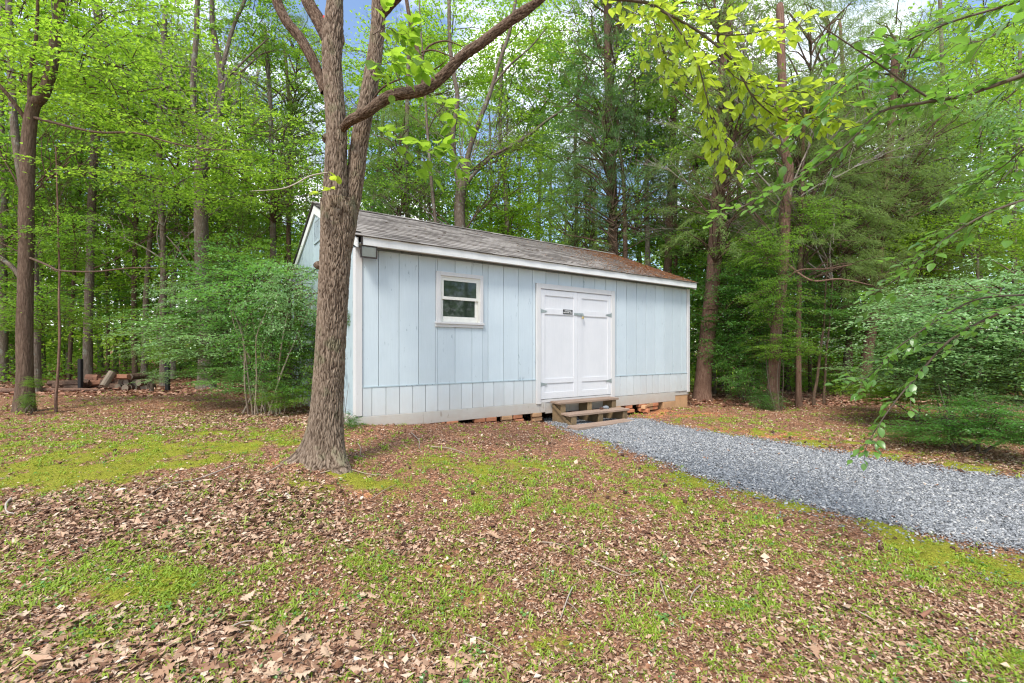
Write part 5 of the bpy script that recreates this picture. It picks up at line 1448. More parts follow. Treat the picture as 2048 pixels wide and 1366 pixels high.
px_tree('cedar_tree', 'slim cedar stem in the leaf litter left of the two leaning saplings', 'cedar tree', 1597, 10.8, [(1597, 740), (1597, 650), (1599, 560), (1602, 460), (1605, 340), (1610, 200)], (13, 8), 'bark_cedar',
        crowns=[('c0', 1640, 330, 1.2, (1, 1, .9), 'needle'), ('s1', 1600, 620, .5, (.8, .8, .5), dk)])
px_tree('sapling', 'thin dark sapling leaning right in the litter below the distant grey roof', 'sapling', 1628, 10.8, [(1634, 760), (1641, 700), (1648, 650), (1650, 600), (1655, 520)], (7, 3), 'bark_brown', crowns=[('c1', 1700, 420, 1, (.9, .9, .8), 'needle')])
px_tree('sapling', 'thin dark upright sapling beside the leaning one below the distant roof', 'sapling', 1648, 11.0, [(1650, 760), (1653, 700), (1660, 640), (1665, 560)], (6, 3), 'bark_brown', crowns=[('s0', 1660, 600, .5, (.7, .7, .5), dk)])
px_tree('cedar_tree', 'leaning red cedar trunk in front of the distant grey roof', 'cedar tree', 1732, 12.5, [(1734, 720), (1742, 660), (1752, 600), (1757, 520), (1765, 420), (1780, 280), (1790, 120)], (27, 16), 'bark_cedar', sides=12,
        limbs=[([(1752, 640, 0), (1790, 610, -.2), (1830, 580, -.3)], 5, 2)],
        crowns=[('c0', 1760, 380, 0, (1.3, 1.3, 1.1), 'needle'), ('c1', 1800, 220, 0, (1.3, 1.3, 1.2), 'needle'), ('c0', 1880, 380, 1.5, (1.2, 1.2, 1), 'needle'), ('s0', 1750, 640, .6, (1.3, 1.3, .8), dk)])
px_tree('tree', 'grey leaning trunk below the middle of the distant roof', 'tree', 1690, 14, [(1692, 720), (1698, 670), (1706, 620), (1710, 540)], (14, 9), 'bark_grey', crowns=[('l0', 1700, 560, 2.5, (.7, .7, .4), dk)])
for (lab, bx_, dep, pth, ww, mt, crs) in (
    ('slim trunk in the wood between the shed cedar and the shaggy cedar', 1475, 16, [(1475, 640), (1474, 520), (1478, 400), (1480, 250)], (10, 7), 'bark_grey', [('b2', 1480, 480, 1, 1.1, dk), ('l0', 1490, 630, 0, 1.0, dk)]),
    ('far slim trunk behind the glossy bushes', 1515, 19, [(1515, 620), (1512, 480), (1520, 350)], (10, 7), 'bark_brown', [('b0', 1530, 560, -1, 1.1, lf), ('b3', 1500, 400, 2, 1.3, lf)]),
    ('tall leafy tree rising behind the top of the sweeping boughs', 1900, 18, [(1900, 600), (1895, 450), (1890, 300), (1885, 150), (1880, 0)], (14, 9), 'bark_grey', [('f0', 1900, 180, 2, 1.0, br), ('f1', 1960, 60, 4, 1.0, br), ('f0', 2010, 330, 3, .9, pa)]),
    ('tall leafy tree at the far right edge behind the pale shrub', 2030, 16, [(2030, 600), (2028, 450), (2035, 300), (2040, 100)], (14, 9), 'bark_grey', [('b1', 2030, 180, 2, 1.3, br), ('b2', 2050, 430, 1, 1.2, lf)]),
    ('slim cedar rising between the yellow bough and the green boughs', 1700, 14.5, [(1700, 600), (1702, 480), (1698, 350), (1690, 200), (1680, 50)], (11, 7), 'bark_cedar', [('c1', 1690, 330, .5, (1.2, 1.2, 1.1), 'needle'), ('c0', 1660, 120, 1, (1.3, 1.3, 1.2), 'needle')]),
    ('pale trunk showing through the needles near the right edge', 1838, 15, [(1838, 600), (1835, 480), (1842, 380), (1850, 250)], (9, 6), 'bark_pale', [('c0', 1850, 460, 0, (1.2, 1.2, .9), 'needle'), ('b2', 1840, 530, 2, .9, lf)]),
):
    px_tree('tree', lab, 'tree', bx_, dep, pth, ww, mt, crowns=crs)


for (lab, bx_, dep, pth, ww, mt, crs) in (
    ('young leafy tree glowing green behind the shaggy cedar', 1620, 15, [(1620, 640), (1625, 520), (1618, 400)], (8, 4), 'bark_brown', [('l0', 1600, 470, -1, .9, br), ('l1', 1640, 600, -1, .9, lf), ('b0', 1640, 400, 0, .8, br)]),
    ('young leafy tree with yellow green layers above the distant grey roof', 1790, 13.5, [(1792, 640), (1796, 520), (1790, 400)], (8, 4), 'bark_brown', [('l1', 1790, 500, -.5, .7, br), ('l0', 1830, 400, 0, .8, br), ('b1', 1750, 300, 1, .8, br)]),
    ('young leafy tree between shed corner cedar and glossy bush', 1455, 13.5, [(1455, 640), (1452, 520), (1460, 400)], (7, 4), 'bark_brown', [('l0', 1460, 500, 0, .7, lf), ('l1', 1500, 420, 0, .8, br), ('l0', 1450, 620, .3, .6, lf)]),
    ('leafy tree rising above the pale bush at the right edge', 1960, 12.5, [(1960, 640), (1955, 520), (1965, 400), (1960, 250)], (9, 5), 'bark_grey', [('b2', 1960, 330, 0, .7, pa), ('l1', 1930, 470, 0, .7, br), ('b3', 2020, 200, 0, .8, br)]),
):
    px_tree('tree', lab, 'tree', bx_, dep, pth, ww, mt, crowns=crs)


# shrubs: many stems and leafy masses
PLACES = [(20, 'at the extreme left edge'), (90, 'close behind the ivied left tree'), (160, 'left of the black firewood post'), (215, 'above the left black post'), (270, 'above the split firewood'), (335, 'above the round log ends'), (400, 'left of the stout forked tree'), (470, 'right of the stout forked tree'), (530, 'above the airy bush'),
          (600, 'just left of the shed gable'), (700, 'hidden by the big foreground trunk'), (790, 'above the near end of the roof'), (860, 'right of the foreground stems'), (920, 'left of the forked grey tree'), (1000, 'right of the forked grey tree'), (1070, 'above the middle of the roof'), (1150, 'left of the tall evergreen'), (1220, 'close beside the tall evergreen'),
          (1290, 'right of the tall evergreen'), (1350, 'above the far end of the roof'), (1410, 'just past the shed end'), (1470, 'right of the corner cedar'), (1540, 'behind the glossy bush'), (1600, 'behind the shaggy cedar'), (1660, 'behind the leaning saplings'), (1730, 'left of the leaning cedar'), (1800, 'above the distant grey roof'), (1880, 'behind the sweeping boughs'), (1960, 'behind the pale bush'), (9999, 'at the extreme right edge')]
TAKEN = set()


def wood_label(first, px, dep, bark):
    place = next(t for lim_, t in PLACES if px < lim_)
    row = 'nearer' if dep < 18.5 else 'midway' if dep < 23.5 else 'deepest'
    tone = {'bark_grey': 'grey', 'bark_brown': 'brown', 'bark_pale': 'pale'}[bark]
    for extra in ('', ' leaning', ' straight', ' crooked', ' small', ' tall'):
        l_ = '%s%s %s %s in the %s wood, %s' % (first, extra, tone, 'stem', row, place.replace('close ', ''))
        if l_ not in TAKEN: break
    TAKEN.add(l_); return l_


def shrub(name, label, base, stems, masses, mat, stem_mat='twig', cat='shrub', spread=.5, h=1.4, fat=1.0):
    bx, by = base; b0 = Vector((bx, by, gz1(bx, by)))
    t = empty(name, b0, 0, label, cat)
    for i in range(stems):
        a = random.uniform(0, 6.28); r = random.uniform(.02, .25) * spread * 2
        s = Vector((math.cos(a) * r, math.sin(a) * r * .6, -.05)); s.z = gz1(bx + s.x, by + s.y) - b0.z - .03
        e = Vector((s.x + random.uniform(-.8, .8) * spread, s.y + random.uniform(-.5, .5) * spread, h * random.uniform(.7, 1.2)))
        m1 = s.lerp(e, .4) + Vector((random.uniform(-.1, .1), random.uniform(-.1, .1), 0)); m2 = s.lerp(e, .75) + Vector((random.uniform(-.12, .12), random.uniform(-.1, .1), 0))
        r0 = random.uniform(.008, .02) * fat
        pp, rr = shut([s, m1, m2, e], [r0, r0 * .8, r0 * .5, r0 * .2]); v, f = tube_data(pp, rr, 6, 3, .1, i)
        link('stem', mesh_np('stem', v, f, M[stem_mat], smooth=True), t)
    for i_, (key, loc, s) in enumerate(masses):
        crown(t, key, loc, s, random.uniform(0, 6.28), mat or ('leaf_pale' if i_ % 3 == 1 else None))
    return t


shrub('bush', 'large airy green bush with many thin stems left of the shed wall', G(530, 828), 15,
      [('s0', P(510, 590, 7.9), (1.0, .8, .7)), ('s1', P(430, 670, 8.2), (.9, .8, .5)), ('s0', P(545, 690, 7.7), (.7, .6, .5)), ('s1', P(455, 540, 8.5), (.8, .7, .5)), ('s0', P(580, 600, 7.4), (.5, .5, .7)), ('s1', P(370, 640, 8.8), (.8, .7, .35)),
       ('s1', P(500, 755, 7.8), (.6, .5, .3)), ('s0', P(400, 590, 8.3), (.6, .6, .35)), ('l0', P(520, 520, 8.8), (.32, .3, .3)), ('l1', P(400, 700, 8.6), (.35, .3, .2)), ('s1', P(330, 700, 9.2), (.5, .5, .22)), ('s1', P(560, 770, 7.6), (.4, .4, .25)), ('s1', P(430, 740, 8.3), (.5, .4, .25))], None, 'stick', spread=.9, h=1.7)
shrub('fern_clump', 'bright green leafy ground plants under the pale bush at the right edge', D(1850, 8.2), 4,
      [('s0', P(1790, 790, 8.6), (.7, .5, .22)), ('s1', P(1890, 790, 8.2), (.8, .6, .25)), ('s0', P(2000, 770, 8.0), (.9, .6, .3)), ('s1', P(1740, 770, 9.5), (.6, .5, .25))], 'leaf_bright', spread=.6, h=.5, cat='plants')
shrub('bush', 'small leafy clump with thin stems against the back end of the shed wall', G(590, 815), 6,
      [('s1', P(592, 740, 7.6), (.45, .4, .45)), ('s0', P(600, 660, 7.8), (.4, .35, .6)), ('s1', P(575, 790, 7.4), (.35, .3, .2))], 'leaf', 'stick', spread=.4, h=.9)
shrub('holly_bush', 'glossy dark green bush right of the shed beside the cedar', D(1500, 11.6), 6,
      [('s0', P(1490, 630, 11.4), (1.0, 1.0, .8)), ('s1', P(1470, 560, 11.8), (.9, .9, .7)), ('s1', P(1520, 690, 11.2), (1.0, .9, .8)), ('s0', P(1450, 700, 11.6), (.7, .7, .6)), ('s0', P(1510, 560, 11), (.8, .8, .6))], 'leaf_dark', spread=.7, h=2)
shrub('holly_bush', 'glossy leafed holly growing round the stem of the shaggy cedar', D(1555, 9.9), 3,
      [('s0', P(1550, 600, 9.8), (.6, .5, .6)), ('s1', P(1575, 690, 9.8), (.6, .5, .35)), ('s0', P(1530, 500, 10), (.7, .5, .5)), ('s1', P(1600, 430, 10.2), (.7, .5, .5))], 'leaf', spread=.3, h=1.8)
shrub('bush', 'low green seedling clump at the foot of the shaggy cedar', D(1525, 10.2), 4, [('s1', P(1525, 795, 10.2), (.35, .3, .25)), ('s0', P(1490, 760, 10.6), (.5, .4, .4))], 'leaf_dark', spread=.3, h=.5)
shrub('pale_bush', 'broad pale silvery leaved bush at the right edge', D(1930, 7.3), 9,
      [('s0', P(1900, 640, 7.2), (1.1, 1.0, .62)), ('s1', P(2000, 620, 6.9), (1.1, 1.0, .7)), ('s1', P(1840, 690, 7.6), (.9, .8, .45)), ('s0', P(1980, 700, 7.0), (1.0, .9, .4)), ('s0', P(2080, 640, 6.6), (1, .9, .8)), ('s1', P(1800, 740, 7.8), (.7, .6, .3)), ('l0', P(1890, 590, 8.2), (.4, .4, .3)), ('s0', P(1920, 760, 7.2), (.9, .8, .35)), ('s1', P(2030, 770, 6.8), (.8, .7, .4))], 'leaf_pale', spread=1.0, h=1.6)
shrub('dark_bush', 'low dark green bush below the pale bush at the right edge', G(1950, 905), 8,
      [('s1', P(1900, 860, 5.9), (.6, .4, .16)), ('s0', P(1990, 845, 5.6), (.55, .4, .25)), ('s0', P(1840, 865, 6.3), (.45, .4, .12)), ('s1', P(2060, 860, 5.3), (.4, .3, .25)), ('s1', P(1950, 810, 6.0), (.4, .3, .15))], 'leaf_dark', spread=.8, h=.7)
shrub('ivy', 'small green ivy plant at the foot of the shed corner', tuple((SHED_C + U * (-.12) + W_ * (.05))[:2]), 3, [('s1', P(700, 846, 6.05), (.13, .12, .13))], 'leaf_dark', spread=.08, h=.2, cat='ivy', fat=.3)
shrub('vine', 'short green vine hanging on the side wall beside the tree trunk', tuple((SHED_C + U * (-.06) + W_ * (.35))[:2]), 2, [('s0', P(694, 635, 6.4), (.05, .05, .14))], 'leaf', spread=.015, h=1.0, cat='vine', fat=.3)
shrub('ivy', 'green ivy climbing the foot of the dark left tree', D(52, 7.7), 4, [('s0', P(56, 800, 7.65), (.14, .1, .16)), ('s1', P(64, 765, 7.65), (.12, .1, .10))], 'leaf', spread=.12, h=.3, cat='ivy')
shrub('seedling', 'small leafy seedling on a cut stump beside the right black post', D(303, 11.8), 2, [('l0', P(315, 752, 11.7), (.16, .16, .14))], 'leaf_pale', spread=.15, h=.5, cat='seedling')

# understory, individually placed between and behind
random.seed(11)
us = 'understory trees crowding the wood beyond the clearing'
k_i = 0
for dpt, xs_ in ((17, (-40, 90, 330, 450, 1420, 1560, 1780, 1950)), (21, (30, 180, 400, 560, 860, 960, 1130, 1290, 1400, 1620, 1760, 1880, 2060)), (27, (-60, 110, 290, 500, 640, 780, 1000, 1200, 1340, 1480, 1680, 1830, 1990, 2120))):
    for px in xs_:
        px += random.uniform(-25, 25); d_ = dpt + random.uniform(-1.5, 1.5)
        bx, by = D(px, d_); b0 = Vector((bx, by, gz1(bx, by)))
        bk_ = random.choice(['bark_grey', 'bark_brown', 'bark_pale'])
        t = empty('understory_tree', b0, 0, wood_label('leafy tree,', px, d_, bk_), 'tree', us)
        hh = random.uniform(5, 9); lean = random.uniform(-.5, .5)
        link('trunk', trunk_mesh([b0 - Vector((0, 0, .1)), b0 + Vector((lean * .3, 0, hh * .4)), b0 + Vector((lean, .2, hh)), b0 + Vector((lean * .7, .3, hh * 1.5))], [.11, .09, .06, .03], b0, 7, .1, k_i, M[bk_]), t)
        for q in range(3 if dpt == 17 else 2):
            zc = (2.0, 5.5, 9.0)[q] if dpt != 27 else (3.4, 8.0)[q]
            zc = zc + random.uniform(-.6, .6)
            key = random.choice(['l0', 'l1', 'b0']) if q == 0 else random.choice(['b0', 'b1', 'b2', 'b3', 'f0', 'f1'])
            s = random.uniform(.85, 1.2) * (.72 if key[0] == 'f' else 1) * (1 if q < 2 else 1.05)
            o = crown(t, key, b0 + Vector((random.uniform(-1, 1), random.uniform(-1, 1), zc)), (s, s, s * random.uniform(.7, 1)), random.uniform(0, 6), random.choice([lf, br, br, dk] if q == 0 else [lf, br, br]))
        k_i += 1

# thin dark stems
random.seed(21)
for i in range(46):
    d_ = random.uniform(14.5, 27); px = random.choice([random.uniform(-20, 590), random.uniform(-20, 590), random.uniform(760, 1380), random.uniform(1420, 1800)])
    bx, by = D(px, d_); b0 = Vector((bx, by, gz1(bx, by))); ln = random.uniform(-.9, .9); r_ = random.uniform(.035, .085)
    bk_ = random.choice(['bark_brown', 'bark_brown', 'bark_grey'])
    t = empty('thin_tree', b0, 0, wood_label('nearly bare', px, d_, bk_), 'tree', 'thin dark stems in the wood')
    h_ = random.uniform(7, 12)
    link('trunk', trunk_mesh([b0 - Vector((0, 0, .1)), b0 + Vector((ln * .2 + random.uniform(-.1, .1), 0, h_ * .3)), b0 + Vector((ln * .6 + random.uniform(-.15, .15), 0, h_ * .6)), b0 + Vector((ln, 0, h_))], [r_, r_ * .85, r_ * .65, r_ * .3], b0, 6, .1, i, M[bk_], False), t)
    for q in range(2):
        link('branches', FAN[random.choice([3, 4, 0])], t, (ln * (.4 + .3 * q), 0, h_ * (.38 + .3 * q)), (0, random.uniform(-.4, .4), random.uniform(0, 6)), (.55,) * 3)

# undergrowth of the wood floor: nobody could count its sprigs
g = np.random.default_rng(9)
nS = 1500
yy_ = g.uniform(13.8, 34, nS); xx_ = (g.random(nS) * 2 - 1) * 1.2 * yy_
ok_ = outside(xx_, yy_, .3) & ~((np.abs(xx_ + 9.8) < 3) & (yy_ < 15)); yy_, xx_ = yy_[ok_], xx_[ok_]; nS = len(xx_)
zz_ = g.random(nS) ** 1.1 * (.35 + np.clip((yy_ - 13.5) * .28, 0, 2.6)) + .1
c = np.stack([xx_, yy_, zz_ + gz0(xx_, yy_)], 1); nl = 55
pos_ = (c[:, None] + g.normal(0, 1, (nS, nl, 3)) * np.array([.5, .5, .16])).reshape(-1, 3); n = len(pos_)
nr = np.array([[0, -.15, 1.]]) + g.normal(0, .5, (n, 3)); nr /= np.linalg.norm(nr, axis=1)[:, None]
d = g.normal(0, 1, (n, 3)); d -= nr * (d * nr).sum(1)[:, None]; d /= np.linalg.norm(d, axis=1)[:, None]; w = np.cross(nr, d)
L = g.uniform(.07, .15, n)
LV, LF = folded(pos_, d, w, nr, L, L * .6, .15)
tag(link('undergrowth', mesh_np('undergrowth', LV, LF, M['leaf'], np.repeat(np.repeat(g.random(nS), nl) * .6 + g.random(n) * .4, 2))), 'low green undergrowth filling the floor of the wood behind the clearing', 'undergrowth', kind='stuff')

# far wood as one mass of leaves and stems
g = np.random.default_rng(5)
nS = 1000
ang = g.uniform(-1.0, 1.0, nS); dd_ = g.uniform(34, 62, nS)
cx_ = np.sin(ang) * dd_ * 1.05; cy_ = np.cos(ang) * dd_ + 4
zc = g.random(nS) ** 1.5 * (7 + dd_ * .17) + .3
c = np.stack([cx_, cy_, zc + gz0(cx_, cy_)], 1)
nl = 60
pos_ = (c[:, None] + g.normal(0, 1, (nS, nl, 3)) * np.array([1.5, 1.5, .55])).reshape(-1, 3); n = len(pos_)
nr = np.array([[0, 0, 1.]]) + g.normal(0, .6, (n, 3)); nr /= np.linalg.norm(nr, axis=1)[:, None]
d = g.normal(0, 1, (n, 3)); d -= nr * (d * nr).sum(1)[:, None]; d /= np.linalg.norm(d, axis=1)[:, None]; w = np.cross(nr, d)
L = g.uniform(.25, .5, n)
LV, LF = folded(pos_, d, w, nr, L, L * .65, .15)
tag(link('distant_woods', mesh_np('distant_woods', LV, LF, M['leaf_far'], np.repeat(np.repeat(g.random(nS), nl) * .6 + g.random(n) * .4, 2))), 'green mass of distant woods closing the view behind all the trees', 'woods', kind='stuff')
tr = []
for i in range(110):
    a_ = g.uniform(-.98, .98); dd1 = g.uniform(28, 55); x_, y_ = math.sin(a_) * dd1, math.cos(a_) * dd1
    z_ = gz1(x_, y_); r = g.uniform(.08, .2); ln = g.uniform(-.6, .6)
    tr.append(tube_data([(x_, y_, z_ - .2), (x_ + ln * .4, y_, z_ + 6), (x_ + ln, y_, z_ + 14)], [r, r * .8, r * .4], 6, 3))
v, f = join(tr)
tag(link('distant_trunks', mesh_np('distant_trunks', v, f, M['bark_grey'], smooth=True)), 'crowd of far off tree stems inside the distant woods', 'woods', kind='stuff')

# trees of the same wood to the right of the view: the window mirrors them
for x_, y_ in ((13, 3.5), (16, -1), (15, -6), (20, 3)):
    b0 = Vector((x_, y_, gz1(x_, y_))); t = empty('understory_tree', b0, 0, 'leafy grey tree of the wood right of the path, mirrored in the shed window', 'tree', 'trees to the right of the path')
    link('trunk', trunk_mesh([b0 - Vector((0, 0, .1)), b0 + Vector((.1, 0, 4)), b0 + Vector((0, .2, 9))], [.13, .1, .05], b0, 8, .1, 3, M['bark_grey']), t)
    for q in range(3): crown(t, random.choice(['b0', 'b1', 'f0']), b0 + Vector((random.uniform(-1, 1), random.uniform(-1, 1), 1.8 + 2.8 * q)), (1, 1, 1), random.uniform(0, 6), lf)

# ------------------------------------------------------------------ woodpile, posts, logs
def post(px, dep, w_px, top_py, label):
    bx, by = D(px, dep); b0 = Vector((bx, by, gz1(bx, by))); hw = w_px * dep / FPX / 2 * .75; top = P(px, top_py, dep).z - b0.z
    o = MB().box(-hw, hw, -hw, hw, -.15, top).build('post', M['creosote'], None, .008, b0, (0, 0, random.uniform(-.2, .2))); tag(o, label, 'post', 'two black posts by the firewood')
post(161, 12.0, 9, 718, 'black square post at the left end of the firewood'); post(335, 12.3, 9.5, 704, 'black square post right of the round log ends')
bx, by = D(303, 11.9); MB().cyl((0, 0, -.1), (.01, 0, .22), .05, 10, .045).build('stump', M['bark_grey'], None, 0, Vector((bx, by, gz1(bx, by))))
tag(bpy.data.objects['stump'], 'short cut stump with a leafy seedling near the right black post', 'stump')


def log_mesh(kind, seed):
    rr = random.Random(seed); mb = MB(); L_ = .42
    if kind == 'round':
        n = 12; ph = rr.uniform(0, 6)
        prof = [(math.cos(2 * math.pi * i / n) * (.085 + .006 * math.sin(3 * i + ph)), math.sin(2 * math.pi * i / n) * (.085 + .006 * math.cos(2 * i + ph))) for i in range(n)]
    else:
        prof = [(-.02, -.02), (.09, -.05), (.11, .02), (.06, .08), (-.01, .09)]
        prof = [(p + rr.uniform(-.012, .012), q + rr.uniform(-.012, .012)) for p, q in prof]
    mb.prism(prof, 'y', -L_ / 2, L_ / 2)
    me = bpy.data.meshes.new('log'); me.from_pydata(mb.v, [], mb.f); me.update()
    return me
LM = {'round': [log_mesh('round', i) for i in range(2)], 'split': [log_mesh('split', i) for i in range(3)]}
for me in LM['round']:
    me.materials.append(M['log']); me.materials.append(M['split_pale'])
    me.polygons[0].material_index = 1; me.polygons[1].material_index = 1
for me in LM['split']: me.materials.append(M['split_red'])
random.seed(5)
WD = 12.7
def put_log(px, py, kind, rz, label, group, mat=None, ry=0, rx=0, dep=WD, z=None):
    q = P(px, py, dep + random.uniform(-.12, .12))
    if z is not None: q.z = gz1(q.x, q.y) + z
    o = link('log', random.choice(LM[kind]), None, q, (rx, ry, rz)); tag(o, label, 'log', group)
    if mat: o.material_slots[0].link = 'OBJECT'; o.material_slots[0].material = M[mat]
    return o
for row, xs_ in enumerate((range(246, 304, 13), range(252, 300, 13), (262, 275))):
    for px in xs_:
        put_log(px + random.uniform(-1.5, 1.5), 760, 'round', random.uniform(-.3, .3), 'round cut log end in the stack before the slim trunks', 'round logs with cut ends showing', ry=random.uniform(0, 6), z=.07 + .14 * row)
for px in range(172, 246, 8):
    for row in range(3):
        if row == 2 and (px > 225 or px < 180): continue
        put_log(px + random.uniform(-3, 3), 770, 'split', random.uniform(.9, 2.2), ['split firewood log in the bottom row between the black posts', 'split firewood log in the middle row between the black posts', 'split firewood log on top of the heap between the black posts'][row], 'split firewood between the posts', random.choice([None, 'log', 'log']), random.uniform(0, 6), random.uniform(-.3, .3), z=.05 + .12 * row)
for px in range(118, 166, 8):
    for row in range(2):
        put_log(px, 780, 'split', random.uniform(1, 2), 'dark weathered log in the low heap left of the black post', 'low dark logs left of the post', 'log', random.uniform(0, 6), dep=12.3, z=.05 + .11 * row)
put_log(216, 758, 'round', .3, 'pale grey log tilted upright in the middle of the firewood', None, 'split_pale', .3, 1.1, 12.2)
put_log(242, 755, 'split', 1.4, 'long brown split log lying on top of the firewood', None, None, 0, 0, 12.4)
b0 = Vector((*D(30, 11.3), 0)); b0.z = gz1(b0.x, b0.y) + .05
v, f = tube_data([Vector((-1.6, -.3, 0)), Vector((-.6, 0, .02)), Vector((.4, .35, .02)), Vector((1.3, .6, 0)), Vector((1.6, .7, -.02))], [.07, .065, .06, .04, .01], 10, 5, .1, 3)
tag(link('fallen_log', mesh_np('fallen_log', v, f, M['bark_cedar'], smooth=True), None, b0), 'long reddish fallen trunk lying behind the ivied left tree', 'log')

# ------------------------------------------------------------------ distant house
hp = D(1700, 24); hz = P(0, 692, 24).z
house = empty('house', (hp[0], hp[1], hz - 2.4), R(-8), 'distant low house with grey shingled roof glimpsed between the cedars', 'house')
MB().box(-2.9, 4.2, .3, 5, 0, 2.3).build('wall', M['far_wall'], house)
mb = MB(); mb.add([(-3.4, -.2, 2.4), (4.8, -.2, 2.4), (4.8, 5.4, 2.4), (-3.4, 5.4, 2.4), (-2.1, 2.6, 3.35), (3.6, 2.6, 3.35)], [(0, 1, 5, 4), (1, 2, 5), (2, 3, 4, 5), (3, 0, 4), (3, 2, 1, 0)]); mb.build('roof', M['far_roof'], house)
for k_ in range(5):
    MB().box(-2.8 + k_ * 1.55, -2.68 + k_ * 1.55, -.05, .07, 0, 2.4).build('porch_post', M['stringer'], house)
MB().box(-3.4, 4.8, -.22, -.2, 2.26, 2.39).build('fascia', M['fascia'], house)

# ------------------------------------------------------------------ things lying in the yard
def oak_leaf_mesh(seed):
    rr = random.Random(seed); side = []
    prof = [(0, .015), (.12, .03), (.2, .16), (.28, .09), (.38, .30), (.47, .12), (.56, .33), (.66, .13), (.74, .24), (.82, .09), (.9, .10), (1, 0)]
    prof = [(t + rr.uniform(-.015, .015), w_ * rr.uniform(.8, 1.2)) for t, w_ in prof]
    c1, c2, tw = rr.uniform(-.4, .6), rr.uniform(-1.2, 1.6), rr.uniform(-.5, .5)
    def h(t, w_): return c1 * (t - .5) ** 2 + c2 * w_ * w_ + tw * (t - .5) * w_
    n = len(prof); vs = [(t, 0, h(t, 0)) for t, _ in prof]
    for s_ in (1, -1): vs += [(t + .02, s_ * w_, h(t, s_ * w_) + rr.uniform(-.02, .02)) for t, w_ in prof[:-1]]
    fs = []
    for s_, m0 in ((1, n), (-1, n + n - 1)):
        for i in range(n - 2):
            qd = (i, m0 + i, m0 + i + 1, i + 1); fs.append(qd[::-1] if s_ == 1 else qd)
        la = (n - 2, m0 + n - 2, n - 1); fs.append(la[::-1] if s_ == 1 else la)
    me = bpy.data.meshes.new('fallen_leaf'); me.from_pydata(vs, [], fs); me.update(); me.materials.append(M['deadleaf']); return me
OL = [oak_leaf_mesh(i) for i in range(6)]
random.seed(3)
def yard_leaf(x, y, size, lift=.01):
    z = gz1(x, y)
    o = link('fallen_leaf', random.choice(OL), ground); o.matrix_local = Matrix.Translation((x, y, z + lift + size * .06)) @ Matrix.Rotation(random.uniform(0, 6.28), 4, 'Z') @ Matrix.Rotation(random.uniform(-.35, .35), 4, 'X') @ Matrix.Rotation(random.uniform(-.3, .3), 4, 'Y') @ Matrix.Diagonal((size, size, size, 1))
spots = [(150, 1300, 1.2, 60), (450, 1320, 1.0, 55), (650, 1330, .8, 30), (250, 1240, 1.0, 20), (60, 1090, 1.2, 12), (250, 1040, 1.5, 12), (900, 1320, 1.0, 10), (560, 1250, 1, 12)]
for px, py, sp, n in spots:
    for _ in range(n):
        gx, gy = G(min(max(px + random.gauss(0, 95 * sp), -60), 2100), min(py + abs(random.gauss(0, 40)) * random.choice([1, 1, -1]), 1380))
        yard_leaf(gx, gy, random.uniform(.055, .105), random.uniform(.004, .025))
for px, py in ((955, 1330), (885, 1325), (1000, 1085), (985, 1088), (1690, 1215), (560, 1120), (390, 1095), (500, 1075), (1640, 1330), (1300, 1240), (1850, 1230), (700, 1290), (770, 1310), (610, 1275)):
    yard_leaf(*G(px, py), random.uniform(.09, .12), .015)

# seed balls
import bmesh
bm = bmesh.new(); bmesh.ops.create_icosphere(bm, subdivisions=2, radius=1)
rr = random.Random(2)
for v_ in bm.verts: v_.co *= rr.uniform(.72, 1.2)
sbm = bpy.data.meshes.new('seed_ball'); bm.to_mesh(sbm); bm.free(); sbm.materials.append(M['seed'])
sb_px = [(75, 1015), (155, 1020), (290, 1095), (255, 1105), (485, 1080), (375, 1235), (25, 1285), (150, 1065), (240, 1130), (945, 990), (790, 1022), (808, 1098), (1140, 965), (1190, 985), (1280, 940), (1050, 915), (1245, 915), (1100, 890), (1570, 1045), (1500, 1075), (1450, 1085), (1530, 1210), (1645, 1215), (1620, 1225), (1790, 1080), (1760, 1100), (1920, 1108), (1905, 1100), (1960, 1097), (1730, 1150),
         (1545, 870), (1580, 880), (1610, 890), (1640, 888), (1660, 900), (1690, 905), (1720, 912), (1750, 915), (1780, 925), (1810, 930), (1850, 935), (1880, 945), (1920, 948), (1830, 905), (1700, 880), (1500, 870), (1450, 1050), (1390, 1060), (1370, 1010), (1250, 990), (1215, 1000), (820, 940), (1000, 980), (640, 1060), (330, 1050), (1330, 975), (1870, 1140), (860, 1015), (200, 900), (120, 930), (230, 905)]
for px, py in sb_px:
    gx, gy = G(px, py); s = random.uniform(.011, .017) * (1.25 if gy > 4 else 1)
    o = link('seed_ball', sbm, None, (gx, gy, gz1(gx, gy) + s * .8 + .008), (random.uniform(0, 6), 0, random.uniform(0, 6)), (s, s, s * .9)); reg = ('on the mossy strip beyond the gravel path' if px > 1490 and py < 960 else 'beside the near edge of the gravel path' if px > 1320 else 'in the grass before the steps' if px > 900 and py < 1070 else 'on the mossy ground left of the big tree' if px < 340 and py < 940 else 'in the leaf litter left of the big tree' if px < 700 else 'in the middle of the yard')
    tag(o, 'dark brown prickly seed ball ' + reg, 'seed ball', 'seed balls ' + reg)


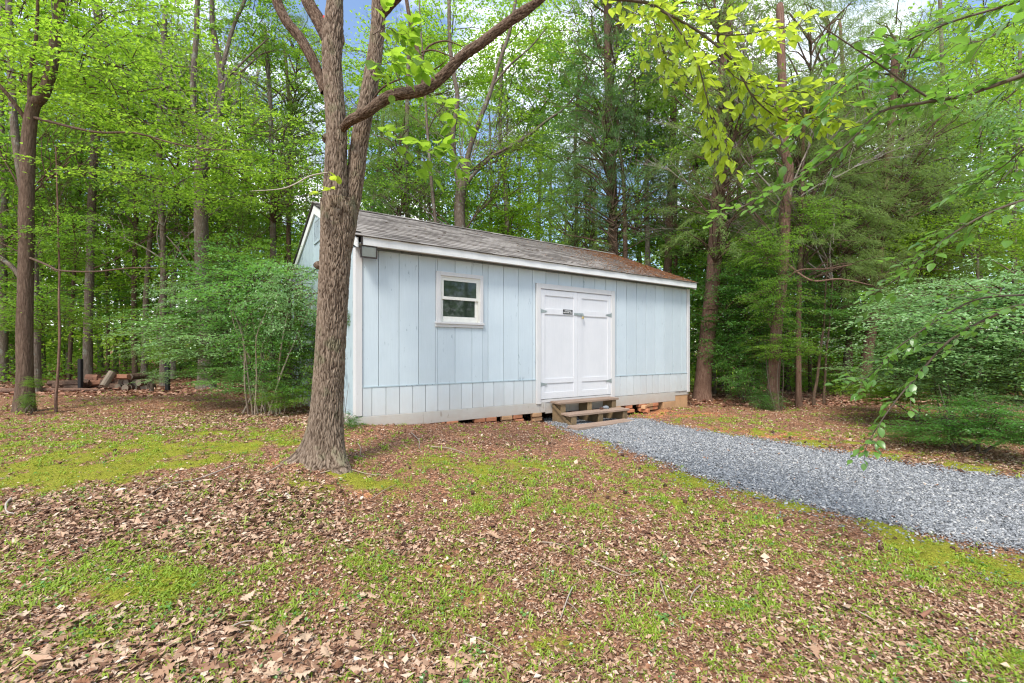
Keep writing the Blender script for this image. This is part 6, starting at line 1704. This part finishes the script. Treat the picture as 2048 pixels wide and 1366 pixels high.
# sticks
def stick(pts_px, w, label, mat='stick'):
    g0 = G(*pts_px[0]); b0 = Vector((g0[0], g0[1], gz1(*g0)))
    pp = []
    for i, p in enumerate(pts_px):
        a = G(*p); pp.append(Vector((a[0], a[1], gz1(*a) + .012 + w * .8 + (.012 if i % 2 else 0))) - b0)
    rr = [w * (1 - .6 * i / (len(pp) - 1)) for i in range(len(pp))]
    pp, rr = shut(pp, rr); v, f = tube_data(pp, rr, 7, 4, .12, int(pts_px[0][0]))
    tag(link('stick', mesh_np('stick', v, f, M[mat], smooth=True), None, b0), label, 'stick')
stick([(22, 1002), (12, 1018), (14, 1030), (28, 1037)], .009, 'short curved pale stick at the left edge beside the moss', 'pale_stick')
stick([(465, 935), (420, 955), (390, 962), (330, 978), (290, 1003)], .006, 'long bleached stick lying left of the big tree roots', 'pale_stick')
stick([(560, 940), (530, 958)], .009, 'short stick end touching the left root of the big tree', 'stick')
stick([(823, 870), (838, 885), (838, 898), (842, 905)], .005, 'pale crooked twig standing out on bare soil before the shed', 'pale_stick')
stick([(862, 897), (900, 903), (938, 912)], .010, 'straight brown stick on the dark litter patch before the shed', 'stick')
stick([(715, 888), (722, 903), (720, 916), (728, 925)], .004, 'thin pale twig in the moss right of the big tree', 'pale_stick')
stick([(1145, 1180), (1135, 1205), (1122, 1240)], .005, 'pale forked twig in the middle of the lower yard', 'pale_stick')
stick([(1133, 1208), (1148, 1225), (1164, 1240)], .004, 'thin side twig beside the pale forked twig', 'stick')
stick([(930, 1272), (965, 1285), (1000, 1300)], .004, 'reddish thin twig near the bottom middle of the yard', 'stick')
stick([(825, 1278), (838, 1300)], .005, 'short bleached twig near the big dry leaves at the bottom', 'pale_stick')
stick([(1085, 1092), (1110, 1100), (1145, 1105)], .005, 'thin twig lying right of the tan leaf in mid yard', 'stick')
stick([(1170, 1125), (1210, 1145), (1250, 1158), (1280, 1152)], .006, 'long brown stick in the right half of the yard', 'stick')
stick([(1320, 1165), (1328, 1195), (1340, 1220)], .006, 'brown stick slanting down in the lower right yard', 'stick')
stick([(1400, 1175), (1385, 1195), (1378, 1213)], .005, 'pale short stick right of the slanting brown stick', 'pale_stick')
stick([(1390, 1208), (1430, 1210), (1470, 1208)], .003, 'thin flat twig beneath the pale short stick', 'stick')
stick([(1710, 1225), (1740, 1242), (1775, 1258)], .005, 'brown twig lying diagonally in the bottom right yard', 'stick')
stick([(1840, 1240), (1862, 1230)], .016, 'thick chunk of tan wood in the bottom right yard', 'split_red')
stick([(450, 1270), (490, 1258), (530, 1255)], .004, 'bent pale twig among the grass at lower left', 'pale_stick')
stick([(745, 1000), (770, 985), (790, 975)], .004, 'small twig in the litter right of the big tree foot', 'stick')
stick([(640, 958), (690, 950), (735, 955), (780, 958)], .006, 'thin root like stick in front of the big tree base', 'stick')
